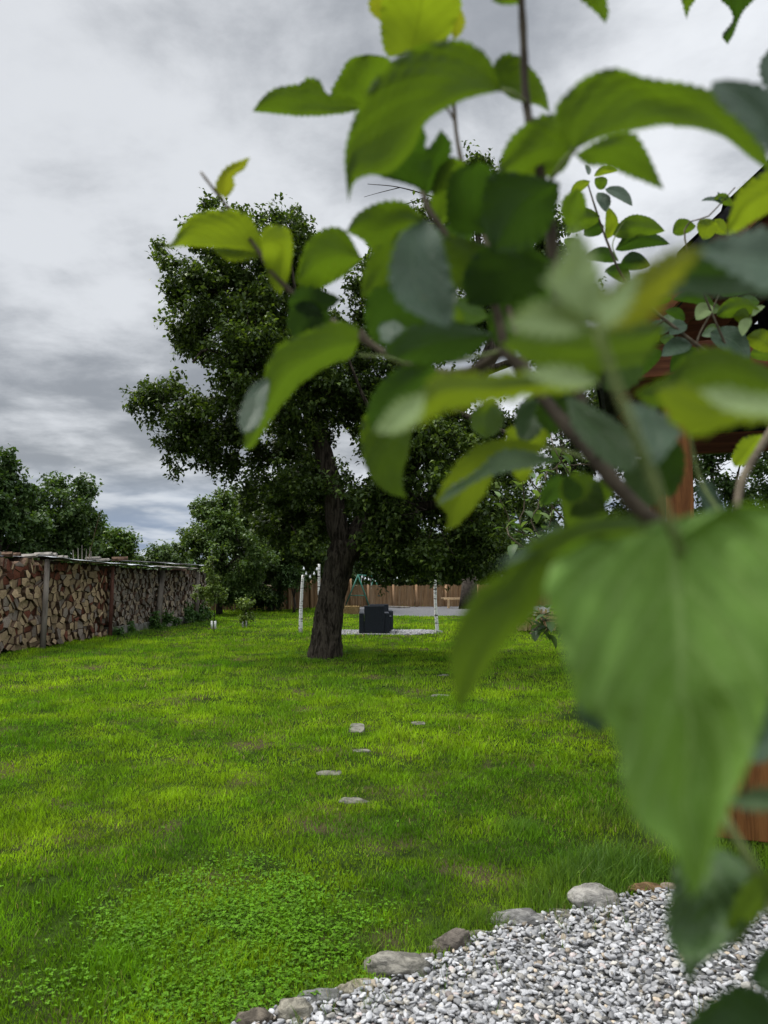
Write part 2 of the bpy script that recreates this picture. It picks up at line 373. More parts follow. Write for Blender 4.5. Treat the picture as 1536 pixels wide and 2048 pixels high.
# clover
def clover(n, poly, size, name, label):
    P = np.array(poly); x0, y0 = P.min(0)-.5; x1, y1 = P.max(0)+.5
    X = rng.uniform(x0, x1, n); Y = rng.uniform(y0, y1, n); jx = (vn(X, Y, 4, 22)-.5)*.45+rng.normal(0, .16, n); jy = (vn(X, Y, 4, 23)-.5)*.45+rng.normal(0, .16, n)
    if n == 5200: nn_ = vn(X, Y, 1.7, 31)*vn(X, Y, 6, 32); keep = nn_ > .33; X, Y, jx, jy = X[keep], Y[keep], jx[keep], jy[keep]
    n = len(X); k = inpoly(X+jx, Y+jy, poly) & (vn(X, Y, 5, 21) + .5*rng.random(n) > .50) & ~inpoly(X, Y, BED)
    X, Y = X[k], Y[k]; n = len(X); Z = fast_h(X, Y)+rng.uniform(.008, .042, n); s_ = size*rng.uniform(.6, 1.25, n); a0 = rng.uniform(0, 6.28, n)
    base = np.array([(0, 0, 0), (.35, -.38, .05), (.85, -.42, .12), (1.05, -.12, .10), (.95, 0, .05), (1.05, .12, .10), (.85, .42, .12), (.35, .38, .05)])
    tri = np.array([(0, 1, 2), (0, 2, 3), (0, 3, 4), (0, 4, 5), (0, 5, 6), (0, 6, 7)])
    V = []; Fc = []; Cc = []; off = 0
    tx = rng.uniform(-.35, .35, n); ty = rng.uniform(-.35, .35, n)
    g_ = rng.uniform(.6, 1.45, n)
    for j in range(3):
        a = a0+j*2.094; ca, sa = np.cos(a), np.sin(a)
        lx = base[None, :, 0]*s_[:, None]; ly = base[None, :, 1]*s_[:, None]; lz = base[None, :, 2]*s_[:, None]*rng.uniform(.3, 1.6, (n, 1))
        wx = lx*ca[:, None]-ly*sa[:, None]; wy = lx*sa[:, None]+ly*ca[:, None]; wz = lz+wx*tx[:, None]+wy*ty[:, None]
        v = np.stack([X[:, None]+wx, Y[:, None]+wy, Z[:, None]+wz], 2).reshape(-1, 3)
        V.append(v); Fc.append((np.arange(n)[:, None, None]*8+tri[None]).reshape(-1, 3)+off); off += len(v)
        c = np.array((.072, .168, .006))[None, None]*g_[:, None, None]*np.ones((1, 8, 1)); c[:, 0] *= 1.5; Cc.append(c.reshape(-1, 3))
    o = link(name, mesh_np(name, np.concatenate(V), np.concatenate(Fc), [M_clover], np.concatenate(Cc)))
    tag(o, label, 'clover', kind='stuff')
gq = lambda L: [(gp(*p).x, gp(*p).y) for p in L]
clover(46000, gq([(120, 2060), (190, 1900), (330, 1800), (470, 1740), (580, 1750), (660, 1830), (690, 1930), (600, 1990), (480, 2060)]), .0085, 'clover', 'dense dark green clover patch in the lawn left of the gravel border')
clover(900, gq([(0, 1880), (0, 1800), (90, 1800), (110, 1850), (60, 1900)]), .011, 'clover', 'small pale green clover clump at the left edge of the lawn')
clover(2500, gq([(1050, 1545), (1060, 1515), (1150, 1515), (1180, 1545), (1120, 1560)]), .011, 'clover', 'low green weed patch in the lawn left of the largest foreground leaf')
clover(2200, gq([(540, 1316), (575, 1300), (770, 1300), (760, 1318), (650, 1328)]), .022, 'clover', 'ring of low dull green weeds round the old tree base')

# broadleaf weeds dotted through the lawn
wp = []
clover(5200, [(-4.5, 2.4), (-9, 15), (7, 15), (3, 4.2), (.2, 3.0)], .012, 'clover', 'scattered small broadleaf weeds dotted through the lawn')
# stepping stones
M_stone = surf('slab_stone', (.055, .055, .042), (.165, .16, .13), 12, .9, .5, 40)
locs = ['nearest and palest stepping stone slab in the lawn', 'stepping stone slab second nearest, mostly overgrown by grass', 'small stepping stone slab third nearest, nearly hidden by grass', 'tilted stepping stone slab with a dark hollow on its far side', 'pale stepping stone slab right of the tilted one', 'stepping stone slab beside the tip of the drooping olive leaf', 'farthest stepping stone slab, a thin strip in the shaded grass']
for i, (x, y, a, c) in enumerate(STEP):
    n = 14; m_ = MB(); z = hgt(x, y)
    ring = [(x+a*math.copysign(abs(math.cos(t_))**.6, math.cos(t_))*(1+.12*rnd.uniform(-1, 1)), y+c+c*math.copysign(abs(math.sin(t_))**.6, math.sin(t_))*(1+.1*rnd.uniform(-1, 1))) for t_ in [2*math.pi*k/n for k in range(n)]]
    up = -.002; vs = [(p[0], p[1], z-.03) for p in ring]+[(p[0], p[1], z+up) for p in ring]+[(x+(p[0]-x)*.93, y+c+(p[1]-y-c)*.93, z+up+.008+(.02*(p[1]-y)/c if i == 3 else 0)) for p in ring]
    fs = [(k, (k+1) % n, n+(k+1) % n, n+k) for k in range(n)]+[(n+k, n+(k+1) % n, 2*n+(k+1) % n, 2*n+k) for k in range(n)]+[tuple(2*n+k for k in range(n))]
    m_.add(vs, fs); o = m_.build('stepping_stone', M_stone); tag(o, locs[i], 'stepping stone', 'stepping stones crossing the lawn')

# ------------------------------------------------------------------ gravel
M_gbase = surf('gravel_bed', (.10, .10, .095), (.22, .22, .21), 60, .9, .5, 80)
M_peb = surf('pebble', (.72, .72, .72), (1, 1, 1), 26, .65, .25, 90, stretch=(1, 1, 2.2), attr=True, dist=2.2, dist_b=.004, spec=.35)
def ico(sub):
    bm = bmesh.new(); bmesh.ops.create_icosphere(bm, subdivisions=sub, radius=1); bm.verts.ensure_lookup_table()
    V = np.array([v.co[:] for v in bm.verts]); Fc = np.array([[v.index for v in f_.verts] for f_ in bm.faces]); bm.free(); return V, Fc
def flat_poly(name, poly, z, mat, kind='structure'):
    bm = bmesh.new(); f_ = bm.faces.new([bm.verts.new((x, y, z+hgt(x, y))) for x, y in poly]); bmesh.ops.triangulate(bm, faces=[f_]); me = bpy.data.meshes.new(name); bm.to_mesh(me); bm.free()
    for p in me.polygons: pass
    me.materials.append(mat); o = link(name, me); tag(o, kind=kind); return o
def sheet_in(name, test, x0, x1, y0, y1, st, z, mat):
    xs_ = np.arange(x0, x1+st, st); ys_ = np.arange(y0, y1+st, st); o = grid_sheet(name, xs_, ys_, mat, z)
    bm = bmesh.new(); bm.from_mesh(o.data); k = [f_ for f_ in bm.faces if not test(f_.calc_center_median())]
    bmesh.ops.delete(bm, geom=k, context='FACES'); bm.to_mesh(o.data); bm.free(); tag(o, kind='structure'); return o
ip = lambda P: (lambda c: bool(inpoly(np.array([c.x]), np.array([c.y]), P)[0]))
sheet_in('gravel_bed', ip(BED), -2.3, 3.6, -1.5, 4.2, .06, .008, M_gbase)
sheet_in('gravel_circle', lambda c: ((c.x-FIRE_C[0])/FIRE_R[0])**2+((c.y-FIRE_C[1])/FIRE_R[1])**2 < 1, -2, 2, 18, 21, .06, .012, M_gbase)
def pebbles(X, Y, Z, size, sub, label):
    n = len(X); V0, F0 = ico(sub); nv = len(V0)
    k = rng.integers(0, 12, n)
    var = []
    for j in range(12):
        s_ = V0.copy(); off = rng.normal(0, 1, 3)*9
        d = np.array([noise.noise(Vector(v*1.1+off)) for v in V0])[:, None]; s_ = s_*(1+.38*d); s_ = np.sign(s_)*np.abs(s_)**.92; var.append(s_)
    B = np.array(var)[k]
    a = size*rng.uniform(.6, 1.35, n); sc = np.stack([a, a*rng.uniform(.5, .8, n), a*rng.uniform(.22, .46, n)], 1)
    B = B*sc[:, None]
    # random tumble: mostly lying flat, some on edge
    rz = rng.uniform(0, 6.28, n); rx = rng.normal(0, .42, n); ry = rng.normal(0, .35, n)
    def rot(B, ang, i, j):
        c, s__ = np.cos(ang)[:, None], np.sin(ang)[:, None]; O = B.copy(); O[:, :, i] = B[:, :, i]*c-B[:, :, j]*s__; O[:, :, j] = B[:, :, i]*s__+B[:, :, j]*c; return O
    B = rot(B, rx, 1, 2); B = rot(B, ry, 0, 2); B = rot(B, rz, 0, 1)
    B = B+np.stack([X, Y, Z], 1)[:, None]
    g_ = rng.beta(2.2, 2.0, n)*.42+.085
    c = np.stack([g_, g_*1.0, g_*1.01], 1); w = rng.random(n)
    c[w < .16] *= np.array((1.06, 1.0, .88)); c[w < .05] = c[w < .05]*np.array((1.0, .88, .74)); c[w > .97] *= np.array((1.0, .86, .8))
    Fc = (np.arange(n)[:, None, None]*nv+F0[None]).reshape(-1, 3)
    o = link('gravel', mesh_np('gravel', B.reshape(-1, 3), Fc, [M_peb], np.repeat(c, nv, 0), smooth=True)); tag(o, label, 'gravel', kind='stuff')
# jittered grid, two layers
gxx, gyy = np.meshgrid(np.arange(-1.6, 3.2, .0212), np.arange(1.7, 4.1, .0212)); X = gxx.ravel(); Y = gyy.ravel()
X = X+rng.uniform(-.012, .012, len(X)); Y = Y+rng.uniform(-.012, .012, len(Y)); k = inpoly(X, Y-.02, BED) & (X < Y*.56+.5) & (X > -Y*.3-.3) & (Y > 2.2); X, Y = X[k], Y[k]
Z = fast_h(X, Y)+.012+rng.random(len(X))**1.3*.020
print('pebbles', len(X)); pebbles(X, Y, Z, .0148, 3 if len(X) < 9000 else 2, 'light grey river pebbles filling the border bed')
n = 5200; a = rng.uniform(0, 6.28, n); r_ = np.sqrt(rng.random(n)); X = FIRE_C[0]+FIRE_R[0]*r_*np.cos(a); Y = FIRE_C[1]+FIRE_R[1]*r_*np.sin(a)
pebbles(X, Y, fast_h(X, Y)+.015+rng.random(n)*.012, .022, 1, 'pale gravel patch under the dark armchairs')
M_yard = surf('yard_gravel', (.07, .07, .072), (.14, .14, .145), 90, .9, .8, 140)
sheet_in('gravel_yard', ip(YARD), -2, 8, 25, 35, .2, .012, M_yard)

# border rocks
ROCKS = [(508, 2052, 62, 50, .7, (.20, .17, .13), 'dark brown rough rock, leftmost of the border at the picture bottom'),
 (588, 2036, 62, 66, .8, (.42, .39, .31), 'pale tan upright rock second from the left in the border'),
 (638, 2002, 76, 44, .6, (.27, .27, .25), 'flat grey rock beside the clover, third from the left in the border'),
 (690, 1984, 34, 46, .9, (.44, .40, .30), 'small rounded cream rock with grass blades before it'),
 (726, 1972, 54, 32, .7, (.46, .41, .29), 'low cream yellow rock touching the small rounded cream one'),
 (788, 1938, 106, 58, .6, (.34, .32, .27), 'large arched grey brown rock in the middle of the border'),
 (900, 1894, 82, 50, .5, (.21, .18, .15), 'long dark brown rock leaning up to the right in the border'),
 (956, 1866, 34, 16, .6, (.33, .30, .26), 'little brown stone right of the long dark brown rock'),
 (1038, 1844, 88, 40, .6, (.33, .32, .30), 'long low grey rock with a pale ridge, under long grass'),
 (1118, 1828, 60, 24, .6, (.28, .26, .22), 'flat grey brown rock left of the tall pale block'),
 (1190, 1808, 84, 62, .8, (.42, .40, .36), 'tall pale blocky rock, biggest of the border'),
 (1298, 1790, 64, 28, .6, (.26, .16, .08), 'rusty brown rounded rock at the bed edge'),
 (1346, 1792, 40, 30, .7, (.42, .34, .26), 'pinkish tan rock half hidden by the lower leaf'),
 (848, 1916, 44, 24, .7, (.30, .28, .24), 'small grey rock between the large arched and long dark rocks'),
 (1078, 1840, 30, 16, .7, (.22, .20, .17), 'tiny brown rock at the right end of the long low grey one'),
 (1004, 1856, 30, 18, .7, (.36, .33, .27), 'tiny tan rock at the left end of the long low grey one'),
 (1244, 1800, 36, 22, .7, (.10, .11, .07), 'mossy dark stone between pale block and rusty rock')]
V0, F0 = ico(4)
for i, (px, py, w, h, dep, c, lab) in enumerate(ROCKS):
    p = gp(px, py); sc = p.y*1.17/F; a = w*sc/2*.98; hh = h*sc*.82; off = Vector((i*3.3, i*1.7, 2))
    V = V0.copy(); D = []
    for v in V0:
        q = Vector(v)+off; D.append(1+.34*noise.noise(q*1.0)+.22*noise.noise(q*2.3)+.10*abs(noise.noise(q*5))+.05*noise.noise(q*9)+.03*noise.noise(q*18))
    V *= np.array(D)[:, None]; V = np.sign(V)*np.abs(V)**.85
    V *= np.array((a*.96, a*dep*.85, hh*.44))
    tilt = {6: .45, 1: .25, 8: .06}.get(i, 0); ct, st = math.cos(tilt), math.sin(tilt); V = np.stack([V[:, 0]*ct-V[:, 2]*st, V[:, 1], V[:, 0]*st+V[:, 2]*ct], 1)
    mt = surf('rock_stone', tuple(q*.28 for q in c), tuple(min(1, q*.72) for q in c), 14, .9, .9, 34, stretch=(1, 1, 2.5), dist=1.2, dist_b=.012)
    me = mesh_np('border_rock', V, F0, [mt], smooth=True); o = link('border_rock', me); o.location = (p.x, p.y+a*dep*.5, hgt(p.x, p.y)+hh*.10)
    tag(o, lab, 'rock', 'rocks edging the gravel bed')

n = 900; X = rng.uniform(-1.2, 2.6, n); Y = rng.uniform(2.2, 3.9, n); k = inpoly(X, Y, BED); ED = np.array([(p.x, p.y) for p in EDGE])
dist = np.min(np.hypot(X[:, None]-ED[None, :, 0], Y[:, None]-ED[None, :, 1]), 1); k &= rng.random(n) < np.clip(1-dist/.35, .03, .8); X, Y = X[k], Y[k]
reps = 7; X = np.repeat(X, reps)+rng.normal(0, .012, len(X)*reps); Y = np.repeat(Y, reps)+rng.normal(0, .012, len(Y)*reps); n = len(X); Z = fast_h(X, Y); h = rng.uniform(.03, .11, n); a = rng.uniform(0, 6.28, n); l = h*rng.uniform(.1, .7, n); la = rng.uniform(0, 6.28, n)
v0 = np.stack([X-np.cos(a)*.002, Y-np.sin(a)*.002, Z], 1); v1 = np.stack([X+np.cos(a)*.002, Y+np.sin(a)*.002, Z], 1); v2 = np.stack([X+np.cos(la)*l, Y+np.sin(la)*l, Z+h], 1)
V = np.stack([v0, v1, v2], 1).reshape(-1, 3); c = np.array((.10, .18, .03))*rng.uniform(.5, 1.4, (n, 1)); c[rng.random(n) < .3] = (.26, .21, .10)
o = link('grass', mesh_np('grass', V, np.arange(3*n).reshape(-1, 3), [M_grass], np.repeat(c, 3, 0))); tag(o, 'stray grass blades growing between pebbles along the rock edge', 'grass', kind='stuff')
# ------------------------------------------------------------------ long woodpile on the left
A0 = Vector((-7.3, 14.3, 0)); U = Vector((-5.7+7.3, 24-14.3, 0)).normalized(); NRM = Vector((U.y, -U.x, 0))
def s_of(px):                       # distance along the pile where pixel column px meets its face
    k = (px-CX)/F; k *= 1.0; return (k*A0.y-A0.x)/(U.x-k*U.y)
def log_mat(name, c1, c2, side=False):
    return surf(name, c1, c2, 30, .9, .5, 60, attr=True, stretch=(1, 1, 1), dist=1.5)
M_cut = log_mat('cut_wood', (.62, .58, .55), (1, 1, 1))
M_lbark = surf('log_bark', (.05, .03, .02), (.14, .09, .06), 12, .95, .6, 40)
def voro(w, h, cell, s0, z0=0.0):
    P = []; ny = int(h/(cell*.86))+2; nx = int(w/cell)+2
    for j in range(-1, ny+1):
        for i in range(-1, nx+1):
            P.append((s0+(i+.5*(j % 2)+rnd.uniform(-.42, .42))*cell, z0+(j+.5+rnd.uniform(-.42, .42))*cell*.86))
    P = np.array(P); out = []
    for i, (x, z) in enumerate(P):
        if not (s0 < x < s0+w and z0 < z < z0+h): continue
        poly = [(x-cell, z-cell), (x+cell, z-cell), (x+cell, z+cell), (x-cell, z+cell)]
        d = np.hypot(P[:, 0]-x, P[:, 1]-z); nb = np.argsort(d)[1:14]
        for q in nb:
            mx_, mz_ = (P[q]+P[i])/2; nx_, nz_ = P[q]-P[i]; new = []
            for a in range(len(poly)):
                p1, p2 = poly[a], poly[(a+1) % len(poly)]
                d1 = (p1[0]-mx_)*nx_+(p1[1]-mz_)*nz_; d2 = (p2[0]-mx_)*nx_+(p2[1]-mz_)*nz_
                if d1 <= 0: new.append(p1)
                if d1*d2 < 0: t_ = d1/(d1-d2); new.append((p1[0]+(p2[0]-p1[0])*t_, p1[1]+(p2[1]-p1[1])*t_))
            poly = new
            if len(poly) < 3: break
        if len(poly) < 3: continue
        # drop very short edges
        q = [p for k, p in enumerate(poly) if math.dist(p, poly[k-1]) > .018]
        if len(q) < 3: continue
        if rnd.random() < .75 and len(q) >= 4:      # split into two wedges
            n_ = len(q); i0 = rnd.randrange(n_); i1 = (i0+n_//2) % n_; t0 = rnd.uniform(.2, .8); t1 = rnd.uniform(.2, .8)
            e = lambda i, t_: (q[i][0]+(q[(i+1) % n_][0]-q[i][0])*t_, q[i][1]+(q[(i+1) % n_][1]-q[i][1])*t_)
            A_, B_ = e(i0, t0), e(i1, t1); pa = [A_]; i = (i0+1) % n_
            while True:
                pa.append(q[i]); 
                if i == i1: break
                i = (i+1) % n_
            pa.append(B_); pb = [B_]; i = (i1+1) % n_
            while True:
                pb.append(q[i]);
                if i == i0: break
                i = (i+1) % n_
            pb.append(A_)
            for pp_ in (pa, pb):
                mx_ = sum(p[0] for p in pp_)/len(pp_); mz_ = sum(p[1] for p in pp_)/len(pp_)
                if s0 < mx_ < s0+w and z0 < mz_: out.append(((mx_, mz_), pp_))
        else: out.append(((x, z), q))
    return out
def log_shape(poly, c, off, L, O, Ud, Nd):
    n = len(poly); cx = sum(p[0] for p in poly)/n; cz = sum(p[1] for p in poly)/n; vs = []
    ta, tb = rnd.uniform(-.12, .12), rnd.uniform(-.12, .12)
    for (dd, s_) in ((off, .90), (off-.006, .93), (off-L, .86)):
        for x, z in poly:
            xx = cx+(x-cx)*s_; zz = cz+(z-cz)*s_; k = ta*(x-cx)+tb*(z-cz)
            vs.append(O+Ud*xx+Vector((0, 0, max(zz, .01)))+Nd*(dd+k))
    ct = O+Ud*cx+Vector((0, 0, cz))+Nd*(off+.004)
    vs.append(ct); f0 = [(k, (k+1) % n, 3*n) for k in range(n)]
    f1 = [(k, n+k, n+(k+1) % n, (k+1) % n) for k in range(n)]+[(n+k, 2*n+k, 2*n+(k+1) % n, n+(k+1) % n) for k in range(n)]
    return vs, f0, f1
POSTS = [85, 218, 315, 390]; sp_ = [s_of(p) for p in POSTS]; s_end = s_of(413); s_beg = -2.8
PL = .21
def top_of(s_):
    k = [(-3, 1.86), (sp_[0], 1.84), (sp_[1], 1.70), (sp_[2], 1.60), (s_end, 1.62)]
    return float(np.interp(s_, [a for a, _ in k], [c for _, c in k]))
cells = voro(sp_[1]-s_beg, 2.0, .185, s_beg)+voro(s_end-sp_[1], 1.8, .150, sp_[1]+.02, PL)
cells = [c for c in cells if c[0][1] < top_of(c[0][0])-.06]
cells.sort(key=lambda c: -((c[1] and 1)*1.0) * 0 + (c[0][0] if c[0][0] > s_of(4) else 50+abs(c[0][0])))
def lab_of(tone, x, z):
    i = int(np.argmin([abs(x-q) for q in sp_])); k = max(1, int(round(abs(x-sp_[i])/.13))); r_ = int(z/.12)+1
    O_ = 'first second third fourth fifth sixth seventh eighth ninth tenth eleventh twelfth thirteenth fourteenth fifteenth sixteenth seventeenth eighteenth nineteenth twentieth'.split()
    return '%s split log, %s row up, %s log %s of the %s post' % (tone, O_[min(r_-1, 19)], O_[min(k-1, 19)], 'left' if x < sp_[i] else 'right', ('first', 'second', 'third', 'fourth')[i])
stuff = MB(); SC = []; cnt = 0; stuff_cols = []
bays = ['left of the first post', 'between the first and second post', 'between the second and third post', 'between the third and fourth post', 'right of the fourth post']
for (x, z), poly in cells:
    bay = sum(x > q for q in sp_)
    h = z/1.8
    if bay < 2:
        warm = vn(x, z, 1.4, 30); col = np.array((.50, .37, .23))*rnd.uniform(.55, 1.2)
        if rnd.random() < (.5 if (z > 1.35 and x < sp_[0]+.9) else .09)+.35*(x > sp_[1]-.5): col = np.array((.15, .055, .035))*rnd.uniform(.6, 1.5)
        elif rnd.random() < .2: col = np.array((.30, .25, .21))*rnd.uniform(.7, 1.2)
    else:
        col = np.array((.27, .235, .20))*rnd.uniform(.4, 1.25)
        if rnd.random() < .3: col = np.array((.36, .29, .21))*rnd.uniform(.7, 1.1)
    vs, f0, f1 = log_shape(poly, None, rnd.uniform(-.06, .05)+(.03 if bay > 1 else 0), .42+rnd.uniform(-.05, .05), A0, U, NRM)
    tone = 'reddish brown' if col[0] > 2*col[1] else ('weathered grey' if bay > 1 else ('grey brown' if col[0] < .30 else 'pale tan'))
    if cnt < 300 and s_of(4) < x:
        me = bpy.data.meshes.new('firewood_log'); me.from_pydata([tuple(v) for v in vs], [], f0+f1); me.materials.append(M_cut); me.materials.append(M_lbark)
        me.polygons.foreach_set('material_index', [0]*len(f0)+[1]*len(f1))
        a = me.color_attributes.new('col', 'FLOAT_COLOR', 'POINT'); a.data.foreach_set('color', np.tile(np.r_[col, 1], len(vs)).astype(np.float32)); me.update()
        o = link('firewood_log', me); row = 'upper' if z > 1.2 else ('lower' if z < .6 else 'middle')
        tag(o, lab_of(tone, x, z), 'firewood log', 'split logs of the long woodpile'); cnt += 1
    else:
        k0 = len(stuff.v); stuff.add(vs, f0, 0); stuff.add([], [], 0)
        stuff.f += [tuple(i+k0 for i in f_) for f_ in f1]; stuff.m += [1]*len(f1); stuff_cols += [tuple(col)]*len(vs)
# second row of logs behind closes the gaps
for (x, z), poly in voro(s_end-s_beg, 1.72, .22, s_beg, PL*.5):
    if z > top_of(x)-.12: continue
    vs, f0, f1 = log_shape([((p[0]-x)*1.2+x, (p[1]-z)*1.2+z) for p in poly], None, -.47, .4, A0, U, NRM)
    k0 = len(stuff.v); stuff.add(vs, f0, 0); stuff.f += [tuple(i+k0 for i in f_) for f_ in f1]; stuff.m += [1]*len(f1); stuff_cols += [(.2, .13, .09)]*len(vs)
st = stuff.build('firewood_stack', [M_cut, M_lbark])
a = st.data.color_attributes.new('col', 'FLOAT_COLOR', 'POINT'); a.data.foreach_set('color', np.c_[np.array(stuff_cols), np.ones(len(stuff_cols))].astype(np.float32).ravel())
tag(st, 'weathered grey split logs filling the far bays of the long woodpile', 'firewood', kind='stuff')
print('logs', cnt, len(cells))
def P(s_, z, n=0.): return A0+U*s_+NRM*n+Vector((0, 0, z))
M_post = surf('weathered_wood', (.10, .085, .07), (.22, .19, .16), 9, .9, .6, 30, stretch=(1, 1, .15))
M_postred = surf('rusty_wood', (.07, .03, .022), (.15, .07, .05), 9, .9, .6, 30, stretch=(1, 1, .2))
post_lab = ['grey post leaning against the tan logs, nearest of the woodpile posts', 'dark reddish post where the tan logs meet the grey ones', 'thick slanting grey post in the grey part of the woodpile', 'thin grey post near the far end of the woodpile']
for i, s_ in enumerate(sp_):
    m_ = MB(); w = (.11, .09, .16, .12)[i]; lean = (.05, .03, .14, .05)[i]
    m_.tube([P(s_-.02, -.1, .10), P(s_, .8, .11), P(s_+lean, top_of(s_)-.02, .10)], [w*.55, w*.52, w*.48], 7, bump=.12)
    tag(m_.build('woodpile_post', M_postred if i == 1 else M_post, smooth=True), post_lab[i], 'post', 'posts holding the woodpile')
# low plinth
M_conc = surf('old_concrete', (.09, .085, .07), (.22, .21, .19), 5, .95, .7, 30, c3=(.06, .08, .03))
m_ = MB(); L = s_end-sp_[1]; 
for i in range(7):
    a, c = sp_[1]+.05+L*i/7, sp_[1]+.05+L*(i+1)/7-.012
    m_.beam(P(a, .07, -.25), P(c, .07, -.25), .62, .30)
tag(m_.build('plinth_wall', M_conc, bevel=.012), 'low mossy concrete plinth under the grey far part of the woodpile', 'low wall')
# cover sheets
M_tin = surf('tin_sheet', (.28, .30, .32), (.52, .54, .57), 4, .45, .2, 12, spec=.5)
M_tar = surf('tar_sheet', (.03, .03, .035), (.07, .07, .07), 5, .8, .4)
M_stake = surf('grey_stake', (.10, .09, .075), (.20, .18, .15), 5, .9, .3)
M_plank = surf('grey_plank', (.12, .11, .095), (.27, .245, .215), 5, .85, .4, stretch=(1, 1, 1))
def sheet(s0, s1, z0, z1, mat, lab, w=1.1, corr=.003, n0=-.8, sag=.03, th=.006, nx=40, ny=24, seed=0, curl=.0):
    V = []
    for layer in (0, 1):
        for j in range(ny+1):
            for i in range(nx+1):
                u, v = i/nx, j/ny; s_ = s0+(s1-s0)*u+.05*noise.noise(Vector((v*3, seed, 0)))
                z = z0+(z1-z0)*u+corr*math.sin(u*(s1-s0)*2*math.pi/.16)+sag*noise.noise(Vector((u*3+seed, v*2, 1)))+.05*(1-v)+curl*v**4*noise.noise(Vector((u*5, seed, 4)))
                q = P(s_, z-layer*th, n0+w*v+.02*noise.noise(Vector((u*4, seed, 7)))); V.append(q[:])
    n = (nx+1)*(ny+1); Fc = []
    for j in range(ny):
        for i in range(nx):
            a = j*(nx+1)+i; Fc.append((a, a+1, a+nx+2, a+nx+1)); Fc.append((n+a, n+a+nx+1, n+a+nx+2, n+a+1))
    rim = [(j*(nx+1), (j+1)*(nx+1)) for j in range(ny)]+[((j+1)*(nx+1)+nx, j*(nx+1)+nx) for j in range(ny)]+[(i+1, i) for i in range(nx)]+[(ny*(nx+1)+i, ny*(nx+1)+i+1) for i in range(nx)]
    for a, c in rim: Fc.append((a, c, c+n, a+n))
    tag(link('cover_sheet', mesh_np('cover_sheet', V, Fc, [mat])), lab, 'roof sheet', 'sheets covering the woodpile')
sheet(s_of(86)-.1, s_of(238), 1.865, 1.73, M_tin, 'long bright corrugated tin sheet nearest on top of the tan logs', seed=1, curl=.02)
sheet(s_of(232)-.1, s_of(322), 1.75, 1.66, M_tin, 'crumpled silver tin sheet on the middle of the woodpile', seed=2, curl=.05, n0=-.75)
sheet(s_of(312), s_of(374), 1.69, 1.66, M_plank, 'flat grey board cover on the grey logs of the woodpile', seed=3, corr=.002, n0=-.72, th=.03)
sheet(s_of(290), s_of(376), 1.83, 1.80, M_tar, 'black tar sheet lying above the far tin sheets', seed=4, corr=.004, w=1.2, n0=-1.35)
sheet(s_of(378), s_of(412), 1.76, 1.72, M_tin, 'small tin sheet at the far end of the woodpile', seed=5, n0=-.8)
sheet(-2.9, s_of(70), 1.87, 1.87, M_tin, 'tin sheet under loose logs at the left edge of the woodpile', seed=6, n0=-1.3, w=1.15)
# loose wood lying on top
for i in range(16):
    s_ = rnd.uniform(-.6, sp_[0]+1.0) if i < 11 else rnd.uniform(sp_[0]+1, sp_[2]); n_ = rnd.uniform(-.45, .02) if i < 11 else rnd.uniform(-.8, -.5); a = rnd.uniform(-.5, .5)
    m_ = MB(); r_ = rnd.uniform(.035, .06); d = (NRM*math.cos(a)+U*math.sin(a))*.2; z = (1.85 if s_ < 2 else 1.83)+r_ - .02*(i % 2)
    m_.tube([P(s_, z, n_)-d, P(s_, z+.02, n_)+d], [r_, r_*.9], 5)
    tag(m_.build('loose_log', M_plank if i % 3 else M_lbark), ('pale' if i % 3 else 'dark')+' split log lying loose on top of the woodpile cover', 'firewood log', 'loose logs on top of the woodpile')
# stakes and rod sticking up behind the pile
for i, (px, y1, dx) in enumerate(((148, 1100, -2), (155, 1096, 1), (162, 1090, 2), (168, 1098, 5), (174, 1094, 6), (180, 1102, 2), (160, 1018, 42))):
    s_ = s_of(px)+.3; q = P(s_, 1.5, -.9); Y = q.y; z1 = at(px, y1, Y).z; m_ = MB(); r_ = .022 if i < 6 else .009
    top = at(px+dx, y1, Y); q = at(px, 1128, Y); q.z = 1.2
    m_.tube([q, (q+top)/2+Vector((.02, 0, .02)), top], [r_, r_*.8, r_*.4], 5)
    tag(m_.build('stake' if i < 6 else 'thin_rod', M_stake if i < 6 else M_lbark), 'short pale stake poking up behind the woodpile' if i < 6 else 'thin long dark rod slanting up behind the woodpile', 'stake', 'stakes behind the woodpile' if i < 6 else None)

